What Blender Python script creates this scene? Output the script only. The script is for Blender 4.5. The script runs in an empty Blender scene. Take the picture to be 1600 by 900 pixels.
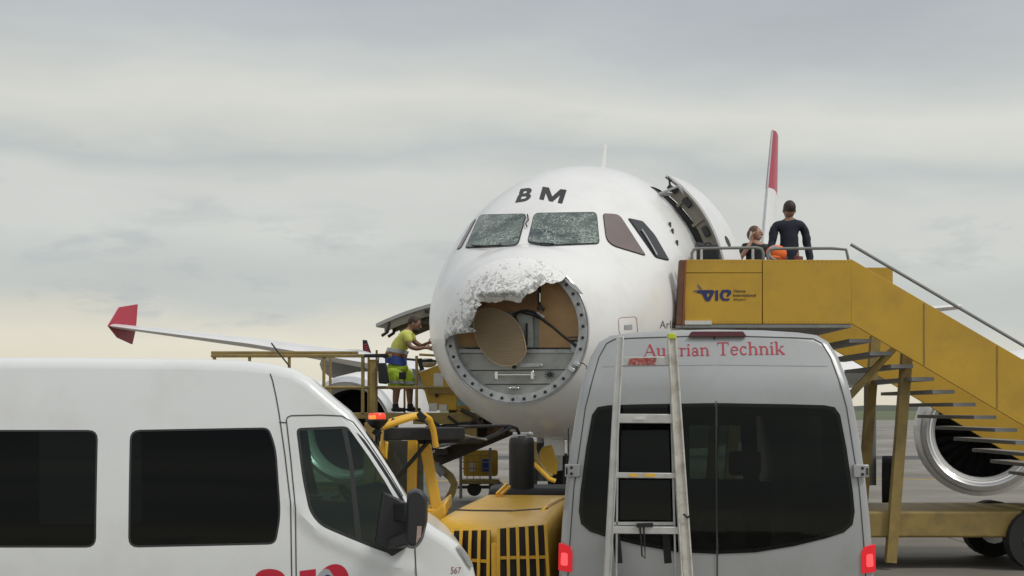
import bpy, bmesh, math, random
from math import sin, cos, pi, radians, sqrt, atan2, hypot
from mathutils import Vector, Matrix, noise, geometry
from mathutils.bvhtree import BVHTree
random.seed(7)
scene = bpy.context.scene
COL = scene.collection
F, H, YH = 2365.0, 2.2, 640.0          # focal length in photo pixels, eye height, horizon row

# ------------------------------------------------------------------ camera
cam_d = bpy.data.cameras.new('camera'); cam = bpy.data.objects.new('camera', cam_d); COL.objects.link(cam)
cam_d.sensor_width = 36; cam_d.lens = F / 1600 * 36; cam_d.shift_y = (YH - 450) / 1600
cam_d.clip_start = .1; cam_d.clip_end = 6000
cam.location = (0, 0, H); cam.rotation_euler = (radians(90), 0, 0)
scene.camera = cam
# ------------------------------------------------------------------ world: overcast sky
SUN_EL, SUN_AZ = radians(50), radians(122)     # azimuth measured from +Y towards +X: behind the camera, to the right
w = bpy.data.worlds.new('World'); scene.world = w; w.use_nodes = True
nt = w.node_tree; nt.nodes.clear()
def N(t, **k):
    n = nt.nodes.new(t)
    for a, b in k.items(): setattr(n, a, b)
    return n
def L(a, b): nt.links.new(a, b)
out = N('ShaderNodeOutputWorld'); bg = N('ShaderNodeBackground'); L(bg.outputs[0], out.inputs[0])
tc = N('ShaderNodeTexCoord'); sx = N('ShaderNodeSeparateXYZ'); L(tc.outputs['Generated'], sx.inputs[0])
def noise_node(scale, sc, detail=5, rough=.55, loc=(0, 0, 0)):
    mp = N('ShaderNodeMapping'); mp.inputs['Scale'].default_value = sc; mp.inputs['Location'].default_value = loc
    L(tc.outputs['Generated'], mp.inputs[0])
    n = N('ShaderNodeTexNoise'); n.inputs['Scale'].default_value = scale; n.inputs['Detail'].default_value = detail
    n.inputs['Roughness'].default_value = rough; L(mp.outputs[0], n.inputs[0]); return n
def math_node(op, a, b=None):
    m = N('ShaderNodeMath', operation=op)
    for i, x in enumerate((a, b)):
        if x is None: continue
        if isinstance(x, (int, float)): m.inputs[i].default_value = x
        else: L(x, m.inputs[i])
    return m.outputs[0]
n1 = noise_node(3.4, (1, 1, 3.4), 7, .55, (3.1, 0, 1.7))
n2 = noise_node(5.0, (1, 1, 3), 8, .55, (0.4, 2, .2))
zz = math_node('ADD', sx.outputs['Z'], math_node('MULTIPLY', math_node('SUBTRACT', n1.outputs[0], .5), .085))
# tilt: the cloud bank sits lower to the right
zz = math_node('ADD', zz, math_node('MULTIPLY', sx.outputs['X'], .03))
ramp = N('ShaderNodeValToRGB'); L(zz, ramp.inputs[0])
stops = [(0.0, (.66, .61, .50)), (.03, (.69, .655, .55)), (.05, (.60, .59, .52)), (.066, (.50, .52, .50)), (.09, (.49, .515, .50)), (.115, (.555, .57, .54)), (.145, (.56, .57, .54)),
         (.160, (.47, .50, .49)), (.174, (.57, .58, .54)), (.19, (.62, .625, .57)), (.207, (.55, .565, .54)), (.235, (.455, .485, .49)), (.27, (.40, .43, .455)), (.45, (.50, .515, .53)), (1.0, (.72, .735, .75))]
cr = ramp.color_ramp
while len(cr.elements) < len(stops): cr.elements.new(.5)
for e, (p, c) in zip(cr.elements, stops): e.position = p
for e, (p, c) in zip(cr.elements, stops): e.color = (*c, 1)
n2f = math_node('ADD', math_node('MULTIPLY', n2.outputs[0], .26), .88)
n3 = noise_node(16.0, (1, 1, 3.2), 8, .6, (5, 1, 2)); n4 = noise_node(2.2, (1, 1, 6), 3, .5, (1, 7, 3))
cl = N('ShaderNodeMapRange'); cl.inputs['From Min'].default_value = .54; cl.inputs['From Max'].default_value = .66; L(n3.outputs[0], cl.inputs[0])
cm = N('ShaderNodeMapRange'); cm.inputs['From Min'].default_value = .50; cm.inputs['From Max'].default_value = .60; L(n4.outputs[0], cm.inputs[0])
ce = N('ShaderNodeMapRange'); ce.inputs['From Min'].default_value = .24; ce.inputs['From Max'].default_value = .18; L(sx.outputs['Z'], ce.inputs[0])
cf = math_node('MULTIPLY', math_node('MULTIPLY', cl.outputs[0], cm.outputs[0]), math_node('MULTIPLY', ce.outputs[0], .75))
mcl = N('ShaderNodeMix', data_type='RGBA'); L(cf, mcl.inputs[0]); L(ramp.outputs[0], mcl.inputs[6]); mcl.inputs[7].default_value = (.44, .47, .47, 1)
mixc = N('ShaderNodeVectorMath', operation='SCALE'); L(mcl.outputs[2], mixc.inputs[0]); L(n2f, mixc.inputs['Scale'])
sky = N('ShaderNodeTexSky', sky_type='NISHITA'); sky.sun_disc = False
sky.sun_elevation = SUN_EL; sky.sun_rotation = SUN_AZ; sky.dust_density = 3; sky.air_density = 1
sk = N('ShaderNodeVectorMath', operation='SCALE'); L(sky.outputs[0], sk.inputs[0]); sk.inputs['Scale'].default_value = .006
add = N('ShaderNodeVectorMath', operation='ADD'); L(mixc.outputs[0], add.inputs[0]); L(sk.outputs[0], add.inputs[1])
L(add.outputs[0], bg.inputs[0]); bg.inputs[1].default_value = 1.06
# ------------------------------------------------------------------ sun (overcast: weak and very soft)
sd = bpy.data.lights.new('sun', 'SUN'); sd.energy = 1.5; sd.angle = radians(12); sd.color = (1, .965, .90)
so = bpy.data.objects.new('sun', sd); COL.objects.link(so); so.location = (20, -20, 40)
dv = Vector((sin(SUN_AZ) * cos(SUN_EL), cos(SUN_AZ) * cos(SUN_EL), sin(SUN_EL)))
so.rotation_euler = (-dv).to_track_quat('-Z', 'Y').to_euler()
scene.view_settings.view_transform = 'Standard'; scene.view_settings.look = 'None'
scene.view_settings.exposure = 0.0; scene.view_settings.gamma = 1

# ------------------------------------------------------------------ materials
def mat(name, col, rough=.5, metal=0, var=.08, vscale=3, dirt=None, dirt_amt=.0, dirt_scale=2, bump=0, bscale=60, coat=0, emit=None, estr=0, spec=.5):
    m = bpy.data.materials.new(name); m.use_nodes = True; t = m.node_tree; b = t.nodes['Principled BSDF']
    b.inputs['Roughness'].default_value = rough; b.inputs['Metallic'].default_value = metal
    b.inputs['Coat Weight'].default_value = coat; b.inputs['Coat Roughness'].default_value = .06
    b.inputs['Specular IOR Level'].default_value = spec
    tcn = t.nodes.new('ShaderNodeTexCoord'); nn = t.nodes.new('ShaderNodeTexNoise'); nn.inputs['Scale'].default_value = vscale
    nn.inputs['Detail'].default_value = 6; t.links.new(tcn.outputs['Object'], nn.inputs[0])
    r = t.nodes.new('ShaderNodeValToRGB'); t.links.new(nn.outputs[0], r.inputs[0])
    c = Vector(col); r.color_ramp.elements[0].position = .3; r.color_ramp.elements[1].position = .7
    r.color_ramp.elements[0].color = (*(c * (1 - var)), 1); r.color_ramp.elements[1].color = (*[min(x, .95) for x in c * (1 + var * .6)], 1)
    last = r.outputs[0]
    if dirt:
        n3 = t.nodes.new('ShaderNodeTexNoise'); n3.inputs['Scale'].default_value = dirt_scale; n3.inputs['Detail'].default_value = 9; n3.inputs['Roughness'].default_value = .65
        t.links.new(tcn.outputs['Object'], n3.inputs[0])
        r3 = t.nodes.new('ShaderNodeValToRGB'); r3.color_ramp.elements[0].position = .48; r3.color_ramp.elements[1].position = .75
        r3.color_ramp.elements[0].color = (0, 0, 0, 1); r3.color_ramp.elements[1].color = (dirt_amt,) * 3 + (1,)
        t.links.new(n3.outputs[0], r3.inputs[0])
        mx = t.nodes.new('ShaderNodeMix'); mx.data_type = 'RGBA'; t.links.new(r3.outputs[0], mx.inputs[0]); t.links.new(last, mx.inputs[6]); mx.inputs[7].default_value = (*dirt, 1)
        last = mx.outputs[2]
    t.links.new(last, b.inputs['Base Color'])
    rr = t.nodes.new('ShaderNodeMapRange'); rr.inputs['To Min'].default_value = max(0, rough * .8); rr.inputs['To Max'].default_value = min(1, rough * 1.25)
    t.links.new(nn.outputs[0], rr.inputs[0]); t.links.new(rr.outputs[0], b.inputs['Roughness'])
    if bump:
        n4 = t.nodes.new('ShaderNodeTexNoise'); n4.inputs['Scale'].default_value = bscale; n4.inputs['Detail'].default_value = 4
        t.links.new(tcn.outputs['Object'], n4.inputs[0]); bm_ = t.nodes.new('ShaderNodeBump'); bm_.inputs['Strength'].default_value = bump; bm_.inputs['Distance'].default_value = .01
        t.links.new(n4.outputs[0], bm_.inputs['Height']); t.links.new(bm_.outputs[0], b.inputs['Normal'])
    if emit:
        b.inputs['Emission Color'].default_value = (*emit, 1); b.inputs['Emission Strength'].default_value = estr
    return m
M = {}
M['white_plane'] = mat('aircraft_white_paint', (.80, .80, .785), .3, var=.03, vscale=.8, dirt=(.55, .53, .49), dirt_amt=.35, dirt_scale=1.3, coat=.35, bump=.05, bscale=1.6)
M['grey_plane'] = mat('aircraft_grey_paint', (.42, .43, .44), .45, var=.06, dirt=(.25, .24, .23), dirt_amt=.4)
M['alu'] = mat('bare_aluminium', (.62, .63, .64), .35, metal=.85, var=.12, dirt=(.25, .24, .22), dirt_amt=.5, dirt_scale=6)
M['ring'] = mat('flange_grey_primer', (.47, .49, .49), .45, metal=.25, var=.15, vscale=8, dirt=(.16, .15, .14), dirt_amt=.7, dirt_scale=7, bump=.2, bscale=30)
M['slat'] = mat('bulkhead_grey_green', (.43, .44, .41), .5, metal=.1, var=.1, vscale=3, dirt=(.15, .145, .13), dirt_amt=.5, dirt_scale=5)
M['tan'] = mat('bulkhead_tan_sheet', (.52, .31, .135), .38, var=.16, vscale=4, dirt=(.36, .20, .08), dirt_amt=.6, dirt_scale=3)
M['tan2'] = mat('bulkhead_brown_sheet', (.38, .21, .10), .45, var=.2, vscale=4, dirt=(.16, .08, .04), dirt_amt=.6, dirt_scale=3)
M['hole'] = mat('dark_hole', (.03, .03, .032), .7)
M['black'] = mat('black_rubber', (.010, .010, .011), .6, var=.2, bump=.2)
M['blackpaint'] = mat('black_paint', (.009, .009, .010), .6, var=.2, dirt=(.06, .055, .05), dirt_amt=.4, dirt_scale=5)
M['plastic'] = mat('black_mirror_plastic', (.02, .021, .023), .42, var=.2, bump=.1, bscale=200)
M['letters'] = mat('black_lettering', (.014, .014, .015), .5)
M['yellow'] = mat('weathered_yellow_paint', (.82, .47, .035), .36, var=.08, vscale=4, dirt=(.45, .27, .06), dirt_amt=.5, dirt_scale=4, coat=.2)
M['ochre'] = mat('ochre_yellow_paint', (.54, .325, .03), .5, var=.08, vscale=2, dirt=(.30, .185, .04), dirt_amt=.45, dirt_scale=1.8)
M['dull_yellow'] = mat('dull_yellow_frame_paint', (.30, .215, .065), .55, var=.15, vscale=5, dirt=(.13, .10, .05), dirt_amt=.7, dirt_scale=4)
M['brown'] = mat('worn_brown_rubber', (.16, .075, .042), .7, var=.25, vscale=6)
M['rustdark'] = mat('dark_brown_machinery', (.055, .042, .03), .6, var=.3, vscale=8)
M['silver'] = mat('silver_van_paint', (.385, .395, .395), .36, metal=.3, var=.04, vscale=1.2, dirt=(.26, .26, .25), dirt_amt=.5, dirt_scale=2.4, coat=.3)
M['vanwhite'] = mat('van_white_paint', (.72, .74, .735), .3, var=.03, vscale=1.0, dirt=(.56, .56, .54), dirt_amt=.4, dirt_scale=2.2, coat=.4)
M['gasket'] = mat('rubber_gasket', (.03, .032, .033), .55)
M['seam'] = mat('panel_gap_dark', (.06, .062, .062), .8)
M['ladder'] = mat('ladder_aluminium', (.60, .60, .58), .38, metal=.6, var=.12, vscale=12, dirt=(.30, .28, .25), dirt_amt=.5, dirt_scale=9)
M['ladder_white'] = mat('worn_pale_ladder_rail', (.62, .60, .54), .5, metal=.1, var=.15, vscale=14, dirt=(.30, .24, .18), dirt_amt=.8, dirt_scale=12)
M['redtext'] = mat('red_lettering', (.42, .035, .055), .5)
M['redlogo'] = mat('red_logo_film', (.50, .015, .04), .35)
M['redstick'] = mat('worn_red_sticker', (.36, .06, .05), .6, var=.4, vscale=40, dirt=(.55, .53, .50), dirt_amt=1, dirt_scale=55)
M['navytext'] = mat('navy_lettering', (.02, .03, .12), .5)
M['smalltext'] = mat('grey_lettering', (.16, .15, .14), .6)
M['finred'] = mat('tail_red_paint', (.42, .03, .06), .4, var=.06)
M['tyre'] = mat('tyre_rubber', (.02, .02, .02), .8, bump=.3)
M['chrome'] = mat('polished_metal', (.75, .75, .72), .18, metal=.9)
M['skin'] = mat('skin', (.40, .22, .15), .5, var=.08, vscale=9)
M['skin_tan'] = mat('tanned_skin', (.24, .125, .08), .5, var=.1, vscale=9)
M['hair'] = mat('dark_brown_hair', (.03, .018, .012), .6, var=.3, vscale=30)
M['hair2'] = mat('brown_hair', (.12, .065, .035), .6, var=.3, vscale=30)
M['hivis'] = mat('hi_vis_yellow_cloth', (.60, .62, .14), .8, var=.1, bump=.3, bscale=25)
M['hivis_green'] = mat('hi_vis_green_cloth', (.38, .55, .04), .8, var=.14, bump=.3, bscale=25)
M['blue'] = mat('blue_cloth', (.03, .07, .27), .8, var=.15, bump=.2)
M['reflect'] = mat('grey_reflective_band', (.36, .38, .40), .4, var=.1)
M['checker'] = mat('dark_orange_check_band', (.25, .10, .05), .7, var=.8, vscale=40)
M['blackcloth'] = mat('black_cloth', (.02, .021, .024), .85, var=.25, bump=.3, bscale=30)
M['navy'] = mat('navy_jacket', (.012, .016, .03), .8, var=.3, bump=.3, bscale=30)
M['maroon'] = mat('maroon_cloth', (.20, .06, .055), .8, var=.2)
M['orange'] = mat('orange_hi_vis', (.90, .16, .03), .7, var=.15)
M['grey_pipe'] = mat('grey_painted_pipe', (.22, .22, .21), .5, var=.15, vscale=7)
M['beige'] = mat('door_inner_beige', (.22, .205, .165), .6, var=.15, vscale=5, dirt=(.09, .08, .065), dirt_amt=.6, dirt_scale=5)
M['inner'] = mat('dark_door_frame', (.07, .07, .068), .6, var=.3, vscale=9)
M['paper'] = mat('pale_paper', (.62, .62, .58), .8, var=.1, vscale=20)
M['seat'] = mat('dark_seat_fabric', (.03, .035, .04), .85, var=.2)
M['redlens'] = mat('lit_red_lens', (.45, .01, .02), .25, emit=(1, .02, .03), estr=.38)
M['redlens_hot'] = mat('lit_red_bulb', (.8, .05, .05), .3, var=.3, vscale=60, emit=(1, .10, .11), estr=.95)
M['darkred'] = mat('dark_red_lens', (.075, .008, .012), .25)
M['beacon'] = mat('orange_red_beacon', (.75, .05, .02), .25, emit=(1, .08, .03), estr=.35)
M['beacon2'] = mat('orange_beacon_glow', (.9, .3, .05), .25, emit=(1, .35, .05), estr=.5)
M['lime'] = mat('lime_end_cap', (.55, .62, .05), .6)
M['building'] = mat('pale_building', (.48, .48, .46), .7, var=.1, vscale=.1)
M['treeline'] = mat('far_foliage', (.06, .075, .05), .9, var=.4, vscale=.2)
M['blade'] = mat('fan_blade_metal', (.05, .05, .052), .45, metal=.5, var=.2)
M['darkglass'] = mat('dark_tinted_glass', (.008, .010, .011), .08, var=.3, spec=.6)
M['teal'] = mat('pale_turquoise_panel', (.25, .50, .52), .6)
M['honey'] = mat('antenna_tan', (.42, .33, .20), .55, var=.1)
M['brownglass'] = mat('rose_brown_glass', (.17, .13, .12), .2, var=.15, vscale=2, spec=.5)

def node_mat(name):
    m = bpy.data.materials.new(name); m.use_nodes = True; return m, m.node_tree, m.node_tree.nodes['Principled BSDF']
def tn(t, ty, **k):
    n = t.nodes.new(ty)
    for a, b in k.items():
        if a in n.inputs.keys(): n.inputs[a].default_value = b
        else: setattr(n, a, b)
    return n
# antenna fibre stripes
m, t, b = node_mat('antenna_striped_tan'); co = tn(t, 'ShaderNodeTexCoord'); mp = tn(t, 'ShaderNodeMapping'); mp.inputs['Scale'].default_value = (2, 2, 110)
nn = tn(t, 'ShaderNodeTexNoise'); nn.inputs['Scale'].default_value = 2.0; t.links.new(co.outputs['Object'], mp.inputs[0]); t.links.new(mp.outputs[0], nn.inputs[0])
r = tn(t, 'ShaderNodeValToRGB'); r.color_ramp.elements[0].color = (.20, .145, .08, 1); r.color_ramp.elements[1].color = (.285, .215, .125, 1); r.color_ramp.elements[0].position = .35; r.color_ramp.elements[1].position = .65
t.links.new(nn.outputs[0], r.inputs[0]); t.links.new(r.outputs[0], b.inputs['Base Color']); b.inputs['Roughness'].default_value = .5; M['antenna'] = m
# shattered windscreen
m, t, b = node_mat('shattered_windscreen'); co = tn(t, 'ShaderNodeTexCoord')
nz = tn(t, 'ShaderNodeTexNoise'); nz.inputs['Scale'].default_value = 6; t.links.new(co.outputs['Object'], nz.inputs[0])
mixv = tn(t, 'ShaderNodeMix', data_type='VECTOR'); mixv.inputs[0].default_value = .15; t.links.new(co.outputs['Object'], mixv.inputs[4]); t.links.new(nz.outputs[1], mixv.inputs[5])
facs = []
for sc, th in ((9, .035), (24, .09)):
    vo = tn(t, 'ShaderNodeTexVoronoi', feature='DISTANCE_TO_EDGE'); vo.inputs['Scale'].default_value = sc; t.links.new(mixv.outputs[1], vo.inputs[0])
    rr = tn(t, 'ShaderNodeValToRGB'); rr.color_ramp.elements[0].color = (1, 1, 1, 1); rr.color_ramp.elements[1].color = (0, 0, 0, 1); rr.color_ramp.elements[1].position = th
    t.links.new(vo.outputs[0], rr.inputs[0]); facs.append(rr.outputs[0])
ad = tn(t, 'ShaderNodeMath', operation='MAXIMUM'); t.links.new(facs[0], ad.inputs[0]); t.links.new(facs[1], ad.inputs[1])
n5 = tn(t, 'ShaderNodeTexNoise'); n5.inputs['Scale'].default_value = 5; n5.inputs['Detail'].default_value = 8; n5.inputs['Roughness'].default_value = .7; t.links.new(co.outputs['Object'], n5.inputs[0])
r5 = tn(t, 'ShaderNodeMapRange'); r5.inputs['From Min'].default_value = .40; r5.inputs['From Max'].default_value = .60; t.links.new(n5.outputs[0], r5.inputs[0])
mu = tn(t, 'ShaderNodeMath', operation='MULTIPLY'); t.links.new(ad.outputs[0], mu.inputs[0]); t.links.new(r5.outputs[0], mu.inputs[1])
n6 = tn(t, 'ShaderNodeTexNoise'); n6.inputs['Scale'].default_value = 2.2; n6.inputs['Detail'].default_value = 3; t.links.new(co.outputs['Object'], n6.inputs[0])
r6 = tn(t, 'ShaderNodeValToRGB'); r6.color_ramp.elements[0].color = (.010, .030, .032, 1); r6.color_ramp.elements[1].color = (.085, .115, .10, 1); r6.color_ramp.elements[0].position = .35; r6.color_ramp.elements[1].position = .62
t.links.new(n6.outputs[0], r6.inputs[0])
mx = tn(t, 'ShaderNodeMix', data_type='RGBA'); t.links.new(mu.outputs[0], mx.inputs[0]); t.links.new(r6.outputs[0], mx.inputs[6]); mx.inputs[7].default_value = (.50, .58, .52, 1)
t.links.new(mx.outputs[2], b.inputs['Base Color']); b.inputs['Roughness'].default_value = .3
bu = tn(t, 'ShaderNodeBump'); bu.inputs['Strength'].default_value = .5; bu.inputs['Distance'].default_value = .004; t.links.new(ad.outputs[0], bu.inputs['Height']); t.links.new(bu.outputs[0], b.inputs['Normal'])
M['cracked'] = m
# hail-battered radome: chipped white paint over grey composite, amount by the wear attribute
m, t, b = node_mat('chipped_radome_paint'); co = tn(t, 'ShaderNodeTexCoord'); at_ = tn(t, 'ShaderNodeAttribute', attribute_name='wear')
na = tn(t, 'ShaderNodeTexNoise'); na.inputs['Scale'].default_value = 11; na.inputs['Detail'].default_value = 3.5; na.inputs['Roughness'].default_value = .5; na.inputs['Distortion'].default_value = 1.2
t.links.new(co.outputs['Object'], na.inputs[0])
a1 = tn(t, 'ShaderNodeMath', operation='MULTIPLY_ADD'); t.links.new(at_.outputs['Fac'], a1.inputs[0]); a1.inputs[1].default_value = .25; t.links.new(na.outputs[0], a1.inputs[2])
r1 = tn(t, 'ShaderNodeValToRGB'); r1.color_ramp.elements[0].position = .64; r1.color_ramp.elements[1].position = .69; r1.color_ramp.elements[0].color = (0, 0, 0, 1); r1.color_ramp.elements[1].color = (1, 1, 1, 1)
t.links.new(a1.outputs[0], r1.inputs[0])
nv = tn(t, 'ShaderNodeTexNoise'); nv.inputs['Scale'].default_value = 8; nv.inputs['Detail'].default_value = 2.5; nv.inputs['Distortion'].default_value = 1.6; t.links.new(co.outputs['Object'], nv.inputs[0])
v1 = tn(t, 'ShaderNodeMath', operation='SUBTRACT'); t.links.new(nv.outputs[0], v1.inputs[0]); v1.inputs[1].default_value = .5
v2 = tn(t, 'ShaderNodeMath', operation='ABSOLUTE'); t.links.new(v1.outputs[0], v2.inputs[0])
v3 = tn(t, 'ShaderNodeMapRange'); v3.inputs['From Min'].default_value = .045; v3.inputs['From Max'].default_value = .005; t.links.new(v2.outputs[0], v3.inputs[0])
v4 = tn(t, 'ShaderNodeMapRange'); v4.inputs['From Min'].default_value = .05; v4.inputs['From Max'].default_value = .45; t.links.new(at_.outputs['Fac'], v4.inputs[0])
v5 = tn(t, 'ShaderNodeMath', operation='MULTIPLY'); t.links.new(v3.outputs[0], v5.inputs[0]); t.links.new(v4.outputs[0], v5.inputs[1])
v6 = tn(t, 'ShaderNodeMath', operation='MAXIMUM'); t.links.new(v5.outputs[0], v6.inputs[0]); t.links.new(r1.outputs[0], v6.inputs[1])
nb = tn(t, 'ShaderNodeTexNoise'); nb.inputs['Scale'].default_value = 30; nb.inputs['Detail'].default_value = 5; t.links.new(co.outputs['Object'], nb.inputs[0])
rb = tn(t, 'ShaderNodeValToRGB'); rb.color_ramp.elements[0].color = (.07, .07, .07, 1); rb.color_ramp.elements[1].color = (.42, .42, .40, 1); rb.color_ramp.elements[0].position = .35; rb.color_ramp.elements[1].position = .6
t.links.new(nb.outputs[0], rb.inputs[0])
mx = tn(t, 'ShaderNodeMix', data_type='RGBA'); t.links.new(v6.outputs[0], mx.inputs[0]); mx.inputs[6].default_value = (.80, .80, .785, 1); t.links.new(rb.outputs[0], mx.inputs[7])
mw = tn(t, 'ShaderNodeMath', operation='POWER'); t.links.new(at_.outputs['Fac'], mw.inputs[0]); mw.inputs[1].default_value = 1.6
mx2 = tn(t, 'ShaderNodeMix', data_type='RGBA'); mx2.clamp_factor = True; t.links.new(mw.outputs[0], mx2.inputs[0]); mx2.inputs[6].default_value = (.44, .445, .43, 1); t.links.new(rb.outputs[0], mx2.inputs[7]); t.links.new(mx2.outputs[2], mx.inputs[7])
t.links.new(mx.outputs[2], b.inputs['Base Color']); b.inputs['Roughness'].default_value = .38
bu = tn(t, 'ShaderNodeBump', invert=True); bu.inputs['Strength'].default_value = .25; bu.inputs['Distance'].default_value = .004; t.links.new(r1.outputs[0], bu.inputs['Height']); t.links.new(bu.outputs[0], b.inputs['Normal'])
M['radome'] = m
# see-through tinted glass
def glass(name, tint, fac):
    m = bpy.data.materials.new(name); m.use_nodes = True; t = m.node_tree; t.nodes.clear()
    o = tn(t, 'ShaderNodeOutputMaterial'); tr = tn(t, 'ShaderNodeBsdfTransparent'); tr.inputs[0].default_value = (*tint, 1)
    gl = tn(t, 'ShaderNodeBsdfGlossy'); gl.inputs['Roughness'].default_value = .02; gl.inputs[0].default_value = (.9, .95, .93, 1)
    fr = tn(t, 'ShaderNodeFresnel'); fr.inputs[0].default_value = 1.28
    ma = tn(t, 'ShaderNodeMath', operation='MULTIPLY_ADD'); ma.inputs[1].default_value = 1.0; ma.inputs[2].default_value = fac; t.links.new(fr.outputs[0], ma.inputs[0])
    mx = tn(t, 'ShaderNodeMixShader'); t.links.new(ma.outputs[0], mx.inputs[0]); t.links.new(tr.outputs[0], mx.inputs[1]); t.links.new(gl.outputs[0], mx.inputs[2]); t.links.new(mx.outputs[0], o.inputs[0])
    return m
M['glass'] = glass('green_tinted_glass', (.55, .66, .61), .015)
M['rearglass'] = glass('dark_rear_glass', (.42, .43, .41), .0)
M['privacy'] = glass('black_privacy_glass', (.10, .11, .11), .0)
# apron concrete
m, t, b = node_mat('apron_concrete'); co = tn(t, 'ShaderNodeTexCoord')
na = tn(t, 'ShaderNodeTexNoise'); na.inputs['Scale'].default_value = .12; na.inputs['Detail'].default_value = 10; na.inputs['Roughness'].default_value = .65; t.links.new(co.outputs['Object'], na.inputs[0])
r = tn(t, 'ShaderNodeValToRGB'); r.color_ramp.elements[0].color = (.155, .14, .118, 1); r.color_ramp.elements[1].color = (.30, .28, .245, 1); r.color_ramp.elements[0].position = .35; r.color_ramp.elements[1].position = .65; t.links.new(na.outputs[0], r.inputs[0])
br = tn(t, 'ShaderNodeTexBrick'); br.inputs['Scale'].default_value = 1; br.inputs['Mortar Size'].default_value = .03; br.inputs['Brick Width'].default_value = 7.5; br.inputs['Row Height'].default_value = 7.5; br.offset = 0
br.inputs['Color1'].default_value = (1, 1, 1, 1); br.inputs['Color2'].default_value = (.9, .9, .9, 1); br.inputs['Mortar'].default_value = (.35, .35, .35, 1)
t.links.new(co.outputs['Object'], br.inputs[0]); mx = tn(t, 'ShaderNodeMix', data_type='RGBA', blend_type='MULTIPLY'); mx.inputs[0].default_value = 1
t.links.new(r.outputs[0], mx.inputs[6]); t.links.new(br.outputs[0], mx.inputs[7]); t.links.new(mx.outputs[2], b.inputs['Base Color']); b.inputs['Roughness'].default_value = .75
M['apron'] = m

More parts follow.
